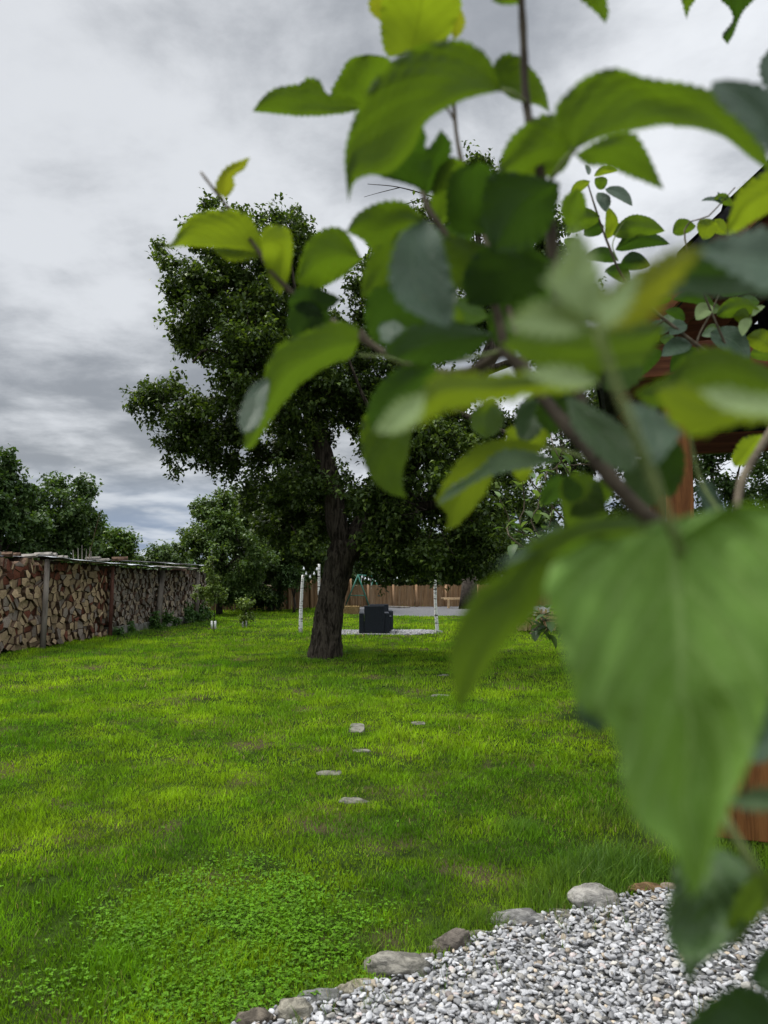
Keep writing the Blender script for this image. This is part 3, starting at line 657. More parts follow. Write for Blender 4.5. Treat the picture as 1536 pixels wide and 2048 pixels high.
# ------------------------------------------------------------------ trees
def rotate_set(n): return rng.uniform(0, 2*np.pi, n)
def leaves_mesh(name, Cn, size, col, mat, parent, spread=.5, droop=.5, colvar=.3, hi=None):
    """Cn: n x 3 leaf base points"""
    n = len(Cn); a = rng.uniform(0, 2*np.pi, n); pit = rng.normal(-droop*.6, .55, n); L = size*rng.uniform(.65, 1.25, n); w = L*rng.uniform(.24, .34, n)
    d = np.stack([np.cos(a)*np.cos(pit), np.sin(a)*np.cos(pit), np.sin(pit)], 1)
    s_ = np.stack([-np.sin(a), np.cos(a), np.zeros(n)], 1); roll = rng.normal(0, .6, n)
    up = np.cross(s_, d)*-1; up *= np.sign(up[:, 2:3]+1e-6)
    s2 = s_*np.cos(roll)[:, None]+up*np.sin(roll)[:, None]; up2 = np.cross(d, s2)*1; up2 *= np.sign(up2[:, 2:3]+1e-6)
    L_ = L[:, None]; w_ = w[:, None]
    v0 = Cn; vm_ = Cn+d*L_*.5+up2*L_*.02; v1 = Cn+d*L_*.45+s2*w_+up2*L_*.10; v2 = Cn+d*L_*.45-s2*w_+up2*L_*.10; vt = Cn+d*L_-up2*L_*.16
    V = np.stack([v0, v1, vm_, v2, vt], 1).reshape(-1, 3); o = np.arange(n)[:, None]*5
    Fc = np.concatenate([o+np.array(t_)[None] for t_ in ((0, 1, 2), (0, 2, 3), (1, 4, 2), (2, 4, 3))], 0)
    c = np.asarray(col)[None]*rng.uniform(1-colvar, 1+colvar, (n, 1))
    if hi is not None:
        k = rng.random(n) < .14+.2*(vn(Cn[:, 0]+Cn[:, 2]*.7, Cn[:, 1]+Cn[:, 2]*.4, .9, 4) > .6); c[k] = np.asarray(hi)[None]*rng.uniform(.8, 1.2, (k.sum(), 1))
    return link(name, mesh_np(name, V, Fc, [mat], np.repeat(c, 5, 0)), parent)
def crown_points(blobs, dens, lf_r=.16, per=14, twigs=None, shell=.55, clump=.33):
    """blobs: (centre, radii). clusters of leaves, denser to the shell; returns leaf points"""
    out = []; tw = []
    for c, r_ in blobs:
        c = np.array(c); r_ = np.array(r_); area = (r_[0]*r_[1]+r_[1]*r_[2]+r_[0]*r_[2])
        n = int(dens*area)
        # ragged sub-clumps on the ends of limbs, plus a few long shoots past the outline
        vol = (r_[0]*r_[1]*r_[2])**(1/3); K = max(5, int(15*area**.5)); sz_ = clump*vol**.5
        d = rng.normal(0, 1, (K, 3)); d /= np.linalg.norm(d, axis=1)[:, None]; sc_ = c+d*r_*(shell+(1.0-shell)*rng.random(K)**.7)[:, None]
        k_ = rng.integers(0, K, n); wgt = rng.uniform(.5, 1.3, K)
        e = rng.normal(0, 1, (n, 3)); e /= np.linalg.norm(e, axis=1)[:, None]; e[:, 2] *= .75
        p = sc_[k_]+e*(sz_*wgt[k_]*rng.random(n)**.45)[:, None]
        ns = max(2, int(n*.035)); L_ = []
        for q in range(ns):
            s0_ = sc_[rng.integers(0, K)]; dr = (s0_-c)/(np.linalg.norm(s0_-c)+1e-6)+rng.normal(0, .5, 3); dr[2] += .25; dr /= np.linalg.norm(dr)
            for st_ in range(3): L_.append(s0_+dr*sz_*(.7+.42*st_))
        p = np.concatenate([p, np.array(L_)])
        out.append(p); tw.append((c, p))
    Pc = np.concatenate(out); n = len(Pc)
    # each cluster is a hanging twig of leaves
    tdir = rng.normal(0, 1, (n, 3)); tdir[:, 2] -= .5; tdir /= np.linalg.norm(tdir, axis=1)[:, None]
    t_ = rng.random((n, per, 1)); L = Pc[:, None]+tdir[:, None]*(t_*lf_r*2-lf_r)+rng.normal(0, lf_r*.28, (n, per, 3))
    return L.reshape(-1, 3), tw, Pc, tdir
def twig_mesh(name, tw, Pc, tdir, r0, mat, parent, frac=.35, lf_r=.16):
    V = []; Fc = []; off = 0
    for c, p in tw:
        k = p[rng.random(len(p)) < frac]
        for q in k:
            a = np.array(c)*.55+q*.45+rng.normal(0, .05, 3); m_ = (a+q)/2+rng.normal(0, .06, 3)
            for (x, y, ra, rb) in ((a, m_, r0, r0*.7), (m_, q+(q-m_)*.2, r0*.7, r0*.3)):
                d = y-x; d /= np.linalg.norm(d)+1e-9; s1 = np.cross(d, (0.1, .2, 1)); s1 /= np.linalg.norm(s1)+1e-9; s2 = np.cross(d, s1)
                for (pt, rr) in ((x, ra), (y, rb)):
                    for t_ in range(3): an = t_*2.094; V.append(pt+(s1*math.cos(an)+s2*math.sin(an))*rr)
                for t_ in range(3): t2 = (t_+1) % 3; Fc.append((off+t_, off+t2, off+3+t2, off+3+t_))
                off += 6
    return link(name, mesh_np(name, V, Fc, [mat]), parent)

# --- the big old fruit tree
TY = 13.95
tb = gz(650, 1312)
tree = empty('fruit_tree', tb); tag(tree, 'big old fruit tree with dark leaning trunk in the middle of the lawn', 'tree')
def T(px, py, dy=0., k=1.): return at(px, py, TY+dy)
m_ = MB()
def limb(pts, r0, r1, n=12, bump=.25, sub=4):
    Q = catmull(np.array([list(p) for p in pts]), len(pts)*sub); rs = np.linspace(0, 1, len(Q)); rr = [r0*(1-t_)**.8*1+r1*t_ if t_ < 1 else r1 for t_ in rs]
    return Q, rr
def add_limb(mb, pts, rads, n=14, bump=.22, sub=5):
    Q = catmull(np.array([list(p) for p in pts]), len(pts)*sub); u = np.linspace(0, 1, len(rads)); rr = np.interp(np.linspace(0, 1, len(Q)), u, rads); mb.tube(Q, rr, n, bump=bump)
add_limb(m_, [T(648, 1325), T(650, 1300), T(655, 1250), T(664, 1190), T(678, 1130), T(694, 1085)], [.34, .285, .262, .25, .262, .27], 30, .14, 12)
add_limb(m_, [T(690, 1110), T(672, 1040), T(668, 985), T(652, 930), T(640, 880), T(612, 800, .2), T(560, 700, .4)], [.19, .185, .175, .16, .15, .11, .07], 16)
add_limb(m_, [T(695, 1110), T(730, 1040, .2), T(780, 970, .3), T(850, 890, .3), T(930, 790), T(985, 700), T(1000, 610)], [.22, .21, .2, .185, .17, .15, .10], 16)
add_limb(m_, [T(705, 1075), T(780, 1030, -.5), T(880, 1010, -1), T(960, 1040, -1.2)], [.13, .11, .08, .04], 12)
o = m_.build('trunk', M_bark, tree, smooth=True)
m_ = MB()
for pts, r_ in (([(560, 700, .4), (500, 610, .3), (450, 520, .2), (430, 440, 0)], (.08, .02)), ([(600, 780, .2), (520, 740, -.5), (420, 700, -1), (385, 725, -1.1)], (.07, .02)), ([(630, 850, .2), (540, 830, .8), (440, 800, 1.0), (320, 800, .8)], (.08, .02)),
                ([(575, 720, .3), (590, 610, -.3), (580, 500, -.4)], (.07, .02)), ([(1000, 610, 0), (960, 500, 0), (950, 380, .2)], (.09, .015)), ([(990, 690, 0), (1070, 600, .5), (1120, 480, .6)], (.09, .02)),
                ([(960, 745, 0), (1060, 715, -.8), (1150, 700, -1.4)], (.09, .02)), ([(870, 870, .3), (820, 740, .8), (800, 600, 1)], (.09, .02)), ([(820, 930, .3), (740, 820, -.8), (690, 700, -1)], (.07, .02)),
                ([(900, 820, 0), (1000, 860, -1), (1080, 900, -1.6)], (.07, .02)), ([(945, 440, .1), (880, 400, .1), (800, 375, .1), (735, 368, .1)], (.02, .006)), ([(800, 375, .1), (760, 385, .1), (728, 394, .1)], (.010, .004)), ([(850, 395, .1), (780, 420, 0), (745, 440, 0)], (.012, .004))):
    add_limb(m_, [T(*p) for p in pts], [r_[0], r_[1]], 8, .15)
m_.build('branch', M_bark, tree, smooth=True)
BL = [(450, 470, 95, 62, 0), (560, 490, 80, 70, -.3), (610, 500, 50, 62, .3), (395, 560, 78, 75, -.2), (480, 620, 150, 105, 0), (560, 600, 90, 110, .8), (370, 640, 48, 60, .2), (520, 700, 120, 90, -.8), (400, 690, 50, 40, .6),
      (330, 800, 66, 52, .2), (410, 830, 110, 82, .2), (350, 880, 42, 42, .4), (520, 800, 130, 100, -.6), (470, 900, 95, 62, .5), (560, 950, 95, 72, .3), (600, 1030, 80, 62, 1.6), (640, 760, 120, 120, -.6), (640, 670, 70, 60, .9), (600, 880, 60, 70, .9),
      (760, 720, 110, 120, .2), (735, 610, 45, 75, .4), (780, 560, 70, 90, .8), (960, 400, 90, 80, .2), (860, 470, 90, 75, .5), (1040, 450, 70, 60, .2), (1095, 470, 50, 70, .4), (930, 600, 150, 120, .8), (1080, 620, 95, 110, .3), (820, 830, 120, 120, .8),
      (760, 940, 100, 100, -1.2), (860, 1020, 130, 100, -1.4), (950, 1075, 95, 85, -.8), (1000, 930, 80, 90, 1.2), (800, 1085, 110, 52, .8), (900, 1120, 95, 38, .6), (1130, 740, 70, 90, .2), (590, 955, 60, 50, -.6), (575, 1050, 50, 50, .9), (735, 1000, 45, 60, -1.0), (745, 1075, 36, 30, -.9), (690, 1000, 60, 50, 1.6), (760, 1130, 60, 30, .8), (840, 1130, 60, 34, .2), (930, 1140, 60, 30, .2), (560, 1060, 50, 40, 1.2), (640, 940, 50, 60, 1.4), (780, 1010, 90, 70, .6), (850, 960, 120, 90, .4), (920, 860, 100, 90, .8), (985, 1020, 70, 80, .6), (740, 1050, 60, 50, 1.2), (870, 900, 90, 90, -1.2), (520, 1000, 50, 40, 2.0),
      (605, 1075, 26, 40, -.5), (760, 1090, 50, 42, -1.1), (275, 805, 22, 16, .2), (350, 930, 12, 16, .2), (320, 500, 22, 12, 0), (410, 405, 25, 12, 0), (600, 440, 24, 20, .1), (970, 325, 40, 16, .2), (690, 690, 60, 50, 1.2), (700, 820, 80, 80, 1.3)]
blobs = []
for px, py, rx, ry, dy in BL:
    c = T(px, py, dy); k = (TY+dy)/F; blobs.append((c[:], (rx*k*.92, min(rx, ry)*k*1.0, ry*k*.92)))
Lp, tw, Pc, td = crown_points(blobs, 310, .13, 9, shell=.3, clump=.33)
print('main tree leaves', len(Lp))
leaves_mesh('crown', Lp, .098, (.042, .070, .014), M_leafy, tree, hi=(.12, .175, .03)); twig_mesh('twigs', tw, Pc, td, .010, M_bark_far, tree, .10)

def simple_tree(name, lab, cx, ybase_Y, blobs_px, leaf, dens, col, hi=None, trunk=None, cat='tree', group=None, per=10, lf_r=.16, x0=None, shell=.4, tr=.09, stems=None):
    Y = ybase_Y; base = at(cx, 1140, Y); base.z = hgt(base.x, base.y)-.02
    t_ = empty(name, base); tag(t_, lab, cat, group)
    bb = [(at(px, py, Y+dy)[:], (rx*Y/F, min(rx, ry)*Y/F*1.1, ry*Y/F)) for px, py, rx, ry, dy in blobs_px]
    Lp, tw, Pc, td = crown_points(bb, dens, lf_r, per, shell=shell); leaves_mesh('crown', Lp, leaf, col, M_leafy, t_, hi=hi)
    m_ = MB(); cen = Vector(np.mean([b_[0] for b_ in bb], 0)); fork = base.lerp(Vector((cen.x, cen.y, max(cen.z*.55, .3))), .8)
    m_.tube([base, base.lerp(fork, .5)+Vector((.05, 0, 0)), fork], [tr*1.3, tr, tr*.85], 8, bump=.2)
    for c, r_ in bb:
        c = Vector(c); m_.tube([fork, fork.lerp(c, .5)+Vector((0, 0, .08)), c], [tr*.7, tr*.4, tr*.12], 5)
    m_.build('trunk', M_bark_far, t_, smooth=True); twig_mesh('twigs', tw, Pc, td, .008*Y/20, M_bark_far, t_, .08); return t_
simple_tree('leafy_tree', 'tall dark green tree at the left picture edge behind the woodpile', 0, 20, [(-20, 960, 55, 60, 0), (20, 1000, 50, 55, 0), (-60, 1040, 80, 90, 0), (30, 1070, 60, 60, .5), (5, 925, 22, 22, 0)], .14, 170, (.045, .085, .022), (.09, .145, .04))
simple_tree('leafy_tree', 'round dark tree with gappy right side behind the middle of the woodpile', 120, 23, [(110, 1030, 65, 60, 0), (150, 1010, 45, 45, 0), (165, 1050, 36, 55, .3), (80, 1080, 60, 50, .5), (140, 1100, 70, 35, 0), (115, 975, 22, 14, 0), (172, 975, 12, 18, 0), (60, 1000, 22, 18, 0)], .14, 150, (.05, .09, .025), (.10, .16, .045), lf_r=.22)
simple_tree('leafy_tree', 'low brighter green tree right of the round dark tree', 225, 28, [(215, 1090, 50, 30, 0), (250, 1100, 28, 30, 0), (190, 1105, 40, 30, 0), (240, 1070, 20, 12, 0)], .15, 150, (.07, .125, .025), (.14, .20, .04), lf_r=.22)
simple_tree('leafy_tree', 'tiny distant treetop with two upright shoots above the black tar sheet', 320, 42, [(318, 1112, 30, 14, 0), (312, 1098, 7, 12, 0), (334, 1103, 6, 10, 0), (350, 1118, 20, 10, 0), (290, 1118, 14, 8, 0)], .2, 130, (.06, .10, .03), (.10, .15, .05), lf_r=.3)
simple_tree('leafy_tree', 'bushy tree with a pale feathery top just right of the woodpile end', 440, 27, [(430, 1040, 50, 45, 0), (415, 1015, 35, 18, 0), (470, 1030, 45, 50, .6), (430, 1100, 55, 55, 0), (480, 1110, 60, 80, -.5), (440, 1170, 55, 50, -.3), (390, 1080, 30, 30, 0), (365, 1100, 16, 16, 0), (450, 990, 20, 10, 0), (475, 985, 8, 12, 0)], .13, 170, (.058, .10, .022), (.125, .18, .045), tr=.1)
simple_tree('leafy_tree', 'wide dark bush tree filling the gap left of the big trunk', 540, 29.5, [(530, 1040, 60, 60, .5), (570, 1080, 60, 70, 0), (510, 1120, 60, 70, 0), (540, 1180, 40, 30, -.5), (600, 1100, 45, 60, 0), (490, 1180, 45, 36, -1), (620, 1060, 40, 50, .5), (600, 1000, 50, 45, 1), (640, 1010, 50, 50, 1), (560, 1000, 40, 40, 1), (650, 1080, 50, 60, 1)], .14, 150, (.042, .075, .018), (.09, .13, .028), tr=.12)
# background trees beyond the fence
bgl = ['dark tree beyond the fence seen between the white pole and trunk', 'low bright shrub tree above the swing frame beyond the fence', 'dark tree beyond the fence above the armchairs', 'dark tree beyond the fence left of the right white pole', 'leafy tree beyond the fence right of the right white pole', 'dark tree beyond the fence behind the plank bench']
for i, (cx, Y, bl) in enumerate(((650, 36, [(640, 1120, 60, 50, 0), (620, 1080, 60, 50, 1), (660, 1160, 50, 30, 0)]), (735, 37, [(730, 1150, 55, 28, 0), (700, 1120, 50, 40, 1), (770, 1155, 45, 26, 0)]), (800, 39, [(800, 1120, 60, 45, 0), (820, 1155, 50, 28, 0), (780, 1085, 60, 40, 0)]),
        (860, 37, [(850, 1150, 40, 30, 0), (880, 1120, 60, 50, 0), (840, 1090, 60, 40, 1)]), (930, 37, [(920, 1140, 50, 45, 0), (950, 1170, 45, 35, 0), (940, 1090, 60, 50, 1)]), (1010, 36, [(1000, 1140, 55, 60, 0), (1040, 1110, 60, 80, 0), (1060, 1180, 60, 40, 0), (985, 1080, 50, 50, 0)]))):
    simple_tree('leafy_tree', bgl[i], cx, Y, bl, .2, 75, (.035, .065, .016), (.09, .13, .03), lf_r=.32, tr=.14)
# sparse trees at the right with sky showing through
simple_tree('leafy_tree', 'gappy old tree at right with sky showing through between its dark limbs', 1130, 20, [(1150, 760, 90, 70, 0), (1120, 850, 90, 60, 0), (1180, 940, 90, 70, 0), (1080, 1000, 70, 60, .5), (1120, 1080, 80, 60, 0), (1010, 1120, 60, 50, 0), (1200, 830, 60, 60, 1), (1200, 1020, 70, 60, 0), (1230, 740, 30, 40, 0)], .13, 95, (.034, .06, .016), (.08, .12, .025), shell=.6, tr=.24)
simple_tree('leafy_tree', 'loose tree seen around the brown pavilion post', 1380, 19, [(1340, 960, 80, 60, 0), (1480, 930, 90, 70, 0), (1420, 880, 80, 50, 0), (1330, 1050, 80, 50, 0), (1490, 1040, 100, 60, 0), (1600, 950, 90, 90, 0)], .13, 90, (.04, .075, .018), (.09, .14, .03), shell=.6, tr=.16)
# far tree line round the horizon
hl = []
for k in range(70):
    a = -1.25+2.5*k/69; d = rnd.uniform(85, 110); hl.append(((math.sin(a)*d, math.cos(a)*d, rnd.uniform(.6, 1.6)), (rnd.uniform(3, 5), 2, rnd.uniform(1.2, 2.4))))
Lp, tw, Pc, td = crown_points(hl, 9, .8, 8); o = leaves_mesh('distant_woods', Lp, .8, (.05, .09, .03), M_leafy, None); tag(o, 'far low line of woods on the horizon', 'woods', kind='stuff')

# saplings with white guards

M_white = surf('white_guard', (.62, .62, .58), (.85, .85, .8), 10, .6, .1)
for i, (px, pb, top, gy0, gy1, lab, bls) in enumerate(((428, 1266, 1115, 1242, 1257, 'slim young tree with a leafy top and a white guard at the woodpile end', [(424, 1135, 8, 22, 0), (430, 1165, 12, 22, 0), (430, 1195, 16, 10, 0), (400, 1185, 14, 8, 0), (418, 1180, 14, 10, 0)]),
        (490, 1256, 1200, 1241, 1256, 'tiny yellow green sapling standing in a white guard', [(488, 1215, 12, 12, 0), (492, 1232, 12, 9, 0), (500, 1205, 6, 6, 0)]))):
    p = gz(px, pb); Y = p.y; t_ = empty('sapling', p); tag(t_, lab, 'sapling', None)
    m_ = MB(); m_.tube([p, at(px+1, (pb+top)/2, Y), at(px-3, top, Y)], [.014, .012, .004], 6); m_.build('stem', M_bark_far, t_, smooth=True)
    bb = [(at(a, c, Y)[:], (rx*Y/F, rx*Y/F, ry*Y/F)) for a, c, rx, ry, _ in bls]; Lp, tw, Pc, td = crown_points(bb, 900, .06, 5); leaves_mesh('crown', Lp, .075, (.10, .15, .028), M_leafy, t_, hi=(.18, .24, .05)); twig_mesh('twigs', tw, Pc, td, .004, M_bark_far, t_, .2)
    for j in (0, 1):
        m_ = MB(); x = px+(-4.2 if j == 0 else 2.4); m_.tube([at(x, gy1, Y-.03), at(x, gy0, Y-.03)], [.028, .026], 8); m_.build('trunk_guard', M_white, t_, smooth=True)
# weeds at the foot of the pile
for i, (px, w, h) in enumerate(((232, 10, 8), (262, 10, 10), (305, 14, 26), (325, 18, 22), (372, 22, 34), (398, 18, 26), (350, 14, 12), (412, 14, 22), (388, 16, 14))):
    s_ = s_of(px); q = P(s_, 0, .3+.05*(i % 3)); t_ = empty('weed_clump', q); py = 1140+F*EYE/q.y
    tag(t_, ['low weed tuft', 'small weed tuft', 'tall leafy weed', 'broad leafy weed', 'climbing leafy weed', 'bushy weed', 'short weed', 'dark bushy weed', 'low leafy weed'][i]+' at the foot of the woodpile '+['just right of the reddish post', 'left of the slanting post, farther one', 'left beside the slanting post', 'right beside the slanting post', 'left beside the thin far post', 'right beside the thin far post', 'between the two far posts', 'at its far end', 'below the thin far post'][i], 'weed', 'weeds along the woodpile')
    bb = [(at(px, py-h*.5, q.y)[:], (w*q.y/F*.8, .15, h*q.y/F*.6))]; Lp, tw, Pc, td = crown_points(bb, 1500, .06, 6); leaves_mesh('foliage', Lp, .08, (.045, .10, .022), M_leafy, t_, hi=(.08, .15, .03))
    m_ = MB(); m_.tube([q, at(px+2, py-h, q.y)], [.008, .003], 5); m_.build('stem', M_bark_far, t_)
# small dark shrub before the fence
simple_tree('shrub', 'small bare stemmed dark shrub before the fence left of the white pole', 588, 28.5, [(590, 1165, 26, 14, 0), (575, 1150, 20, 14, 0), (600, 1150, 18, 16, 0)], .12, 150, (.04, .075, .02), tr=.05, cat='shrub')
simple_tree('shrub', 'dark low shrub in front of the fence corner', 540, 29, [(535, 1190, 24, 22, 0), (520, 1205, 20, 14, 0), (556, 1205, 10, 10, 0)], .12, 160, (.03, .055, .016), tr=.04, cat='shrub')

# ------------------------------------------------------------------ reed fence
M_reed = surf('reed', (.13, .075, .038), (.25, .155, .08), 7, .85, .5, 30, stretch=(4, 4, .25), c3=(.22, .15, .09))
M_fpost = surf('fence_post_wood', (.22, .13, .07), (.36, .23, .13), 8, .85, .4, stretch=(1, 1, .2))
def fence(a, c, h, lab, posts, seed=0):
    a = Vector(a); c = Vector(c); a.z = c.z = 0; t_ = empty('reed_fence', a); tag(t_, lab, 'fence', 'reed fence at the back of the garden')
    L = (c-a).length; d = (c-a).normalized(); nn = Vector((-d.y, d.x, 0)); m_ = MB(); x = 0
    while x < L:
        w = rnd.uniform(.03, .075); p = a+d*(x+w/2)+nn*rnd.uniform(-.012, .012)
        hh = h+rnd.uniform(-.03, .03)+.05*noise.noise(Vector((x*.8, seed, 0))); m_.box(p+Vector((0, 0, hh/2)), (w*.94, .02, hh), Matrix.Rotation(math.atan2(d.y, d.x)+rnd.uniform(-.2, .2), 3, 'Z') @ Matrix.Rotation(rnd.uniform(-.02, .02), 3, 'Y')); x += w
    m_.build('reed_screen', M_reed, t_)
    for q in posts:
        m_ = MB(); p = a.lerp(c, q)-nn*.06; m_.tube([p+Vector((0, 0, -.1)), p+Vector((0, 0, h+.03))], [.05, .048], 8); m_.build('post', M_fpost, t_, smooth=True)
    m_ = MB(); m_.beam(a+nn*.05+Vector((0, 0, h*.8)), c+nn*.05+Vector((0, 0, h*.8)), .04, .06); m_.build('rail', M_fpost, t_)
fence(gp(380, 1222), gp(560, 1220), .95, 'low dark stretch of reed fence behind the bush trees', (.1, .5, .95), 1)
fence(gp(560, 1220), gp(702, 1213.5), 1.2, 'taller reed fence stretch left of the big trunk', (.1, .4, .7, .98), 2)
fence(gp(702, 1213.5), gp(1120, 1212.5), .93, 'long reed fence stretch behind the armchairs and swing', (.08, .2, .31, .45, .6, .8), 3)

# white striped poles
M_birch = surf('birch_bark', (.70, .69, .66), (.82, .81, .78), 6, .7, .3)
def birch_mat():
    m, b = new_mat('birch_bark'); tc = b.n('ShaderNodeTexCoord'); mp = b.n('ShaderNodeMapping'); mp.inputs['Scale'].default_value = (3, 3, 14); b.l(tc.outputs['Object'], mp.inputs[0])
    n1 = b.noise(mp.outputs[0], 2.2, 4, .6); mp2 = b.n('ShaderNodeMapping'); mp2.inputs['Scale'].default_value = (2, 2, 3); b.l(tc.outputs['Object'], mp2.inputs[0])
    c = b.mix(b.smooth(n1, .55, .60), (.72, .71, .68), (.04, .035, .03)); n2 = b.noise(mp2.outputs[0], 2, 3); c = b.mix(b.smooth(n2, .66, .72), c, (.12, .09, .07))
    p = b.n('ShaderNodeBsdfPrincipled'); b.l(c, p.inputs['Base Color']); p.inputs['Roughness'].default_value = .7; o = b.n('ShaderNodeOutputMaterial'); b.l(p.outputs[0], o.inputs[0]); return m
M_birch = birch_mat()
for i, (pb, tp, w, lab) in enumerate((((601, 1267), (606, 1150), .047, 'white birch pole standing left of the big trunk'), ((641, 1262), (638, 1128), .042, 'white birch pole mostly hidden behind the big trunk'), ((875, 1270), (870, 1150), .047, 'white birch pole right of the armchairs'))):
    p = gz(*pb); Y = p.y; m_ = MB(); q = at(*tp, Y); m_.tube(catmull(np.array([p[:], (p.lerp(q, .5)+Vector((-.015, 0, 0)))[:], q[:]]), 14), np.linspace(w, w*.72, 14), 10, bump=.15); o = m_.build('birch_pole', M_birch, smooth=True)
    tag(o, lab, 'pole', 'birch poles carrying the light string')
# light string
M_bulb, bb_ = new_mat('bulb_glass'); pp = bb_.n('ShaderNodeBsdfPrincipled'); pp.inputs['Base Color'].default_value = (.8, .82, .85, 1); pp.inputs['Roughness'].default_value = .15; oo = bb_.n('ShaderNodeOutputMaterial'); bb_.l(pp.outputs[0], oo.inputs[0])
M_black = surf('black_rubber', (.012, .012, .012), (.02, .02, .02), 5, .6, 0)
def string(pts, nb, lab):
    t_ = empty('light_string', pts[0]); tag(t_, lab, 'string lights'); Q = catmull(np.array([list(p) for p in pts]), 40); m_ = MB(); m_.tube(Q, [.006]*40, 4); m_.build('cable', M_black, t_)
    for k in range(nb):
        q = Vector(Q[int((k+.5)/nb*39)]); m_ = MB(); m_.tube([q, q-Vector((0, 0, .03)), q-Vector((0, 0, .045)), q-Vector((0, 0, .07)), q-Vector((0, 0, .085))], [.010, .012, .028, .028, .01], 8); m_.build('bulb', M_bulb, t_, smooth=True)
string([at(722, 1150, 24), at(740, 1157, 24), at(775, 1158, 24), at(812, 1146, 24)], 13, 'string of small round bulbs hanging across above the armchairs')
string([at(606, 1130, 19), at(614, 1146, 19), at(624, 1149, 19), at(637, 1130, 19)], 5, 'short sagging light string between the two left birch poles')

# ------------------------------------------------------------------ armchairs
M_anth = surf('anthracite_wicker', (.016, .019, .024), (.028, .032, .040), 60, .75, .4, 120)
M_cush = surf('grey_cushion', (.05, .055, .065), (.08, .085, .095), 30, .9, .2)
def armchair(px, pb, rot, lab):
    p = gz(px, pb); p.z += .012; t_ = empty('armchair', p); tag(t_, lab, 'armchair', 'dark wicker armchairs on the gravel patch')
    rz = Matrix.Rotation(rot, 3, 'Z')
    def bx(name, c, s_, mat=M_anth, bev=.012):
        m_ = MB(); m_.box(p+rz @ Vector(c), s_, rz); return m_.build(name, mat, t_, bevel=bev)
    # local: back at -y, facing +y
    bx('backrest', (0, -.30, .37), (.50, .10, .66)); bx('armrest', (-.315, -.02, .26), (.12, .62, .52)); bx('armrest', (.315, -.02, .26), (.12, .62, .52))
    bx('seat_base', (0, .03, .17), (.504, .56, .26)); bx('cushion', (0, .05, .345), (.49, .52, .09), M_cush, .03)
    for sx in (-1, 1):
        for sy_ in (-1, 1): bx('leg', (sx*.30, .02+sy_*.26, .015), (.04, .04, .07))
armchair(748, 1268, .04, 'dark armchair turned with its back to the house, nearest of two')
armchair(757, 1259, .04+.02, 'second dark armchair showing behind the right edge of the first')
# side box right of the chairs
q = gz(774, 1266); m_ = MB(); m_.box(q+Vector((.02, .12, .20)), (.16, .40, .38), None); m_.box(q+Vector((.02, .12, .405)), (.19, .43, .02), None)
o = m_.build('side_table', M_anth, bevel=.008); tag(o, 'small dark box table close to the right side of the armchairs', 'side table')

# ------------------------------------------------------------------ swing
M_green = surf('green_paint', (.03, .13, .095), (.045, .17, .12), 8, .45, .05)
sb = gz(716, 1214); t_ = empty('swing_set', sb); tag(t_, 'green metal A-frame swing set standing before the reed fence', 'swing set')
YS = sb.y
a1 = at(716, 1150, YS); a2 = at(748, 1153, YS+1.6)
def g0(px, Y): v = at(px, 1140, Y); v.z = .0; return v
for pa, (l, r_), Y in ((a1, (690, 739), YS), (a2, (733, 771), YS+1.6)):
    for q, nm in ((l, -.0), (r_, 0)):
        m_ = MB(); m_.tube([g0(q, Y), pa], [.030, .030], 8); m_.build('leg', M_green, t_, smooth=True)
    m_ = MB(); lo_, hi_ = g0(l, Y), g0(r_, Y); m_.tube([lo_.lerp(pa, .36), hi_.lerp(pa, .36)], [.02, .02], 6); m_.build('crossbar', M_green, t_, smooth=True)
m_ = MB(); m_.tube([a1, a2], [.034, .034], 8); m_.build('top_bar', M_green, t_, smooth=True)
for k in (.3, .7):
    c = a1.lerp(a2, k); m_ = MB(); 
    for s_ in (-.14, .14): m_.tube([c+Vector((s_*.3, 0, 0)), c+Vector((s_, 0, -1.0))], [.009, .009], 5)
    m_.build('rope', M_white, t_); m_ = MB(); m_.box(c+Vector((0, 0, -1.0)), (.36, .16, .03)); m_.build('seat', M_green, t_, bevel=.008)

# hay bale
M_hay = surf('hay', (.13, .085, .035), (.38, .27, .12), 30, .95, .9, 60, stretch=(1, 3, 3), dist=1)
q = gz(700, 1229); m_ = MB(); m_.box(q+Vector((0, .2, .14)), (.62, .40, .28)); vs = m_
n = 2600; fc = rng.integers(0, 4, n); u, v = rng.uniform(-.5, .5, n), rng.uniform(-.5, .5, n); H = []
HV = []; HF = []
for i in range(n):
    if fc[i] == 0: c = Vector((u[i]*.62, -.20, v[i]*.28)); nn = Vector((0, -1, 0))
    elif fc[i] == 1: c = Vector((u[i]*.62, v[i]*.4, .14)); nn = Vector((0, 0, 1))
    elif fc[i] == 2: c = Vector((.31, v[i]*.4, u[i]*.28)); nn = Vector((1, 0, 0))
    else: c = Vector((-.31, v[i]*.4, u[i]*.28)); nn = Vector((-1, 0, 0))
    d = (Vector(rng.normal(0, 1, 3))+nn*.5).normalized()*rng.uniform(.03, .08); w = d.cross(nn).normalized()*.004
    c = q+Vector((0, .2, .14))+c; HV += [c-w, c+w, c+d]; k = len(HV); HF.append((k-3, k-2, k-1))
m_.add(HV, HF); o = m_.build('hay_bale', M_hay); tag(o, 'small straw bale on the grass right of the big trunk', 'hay bale')

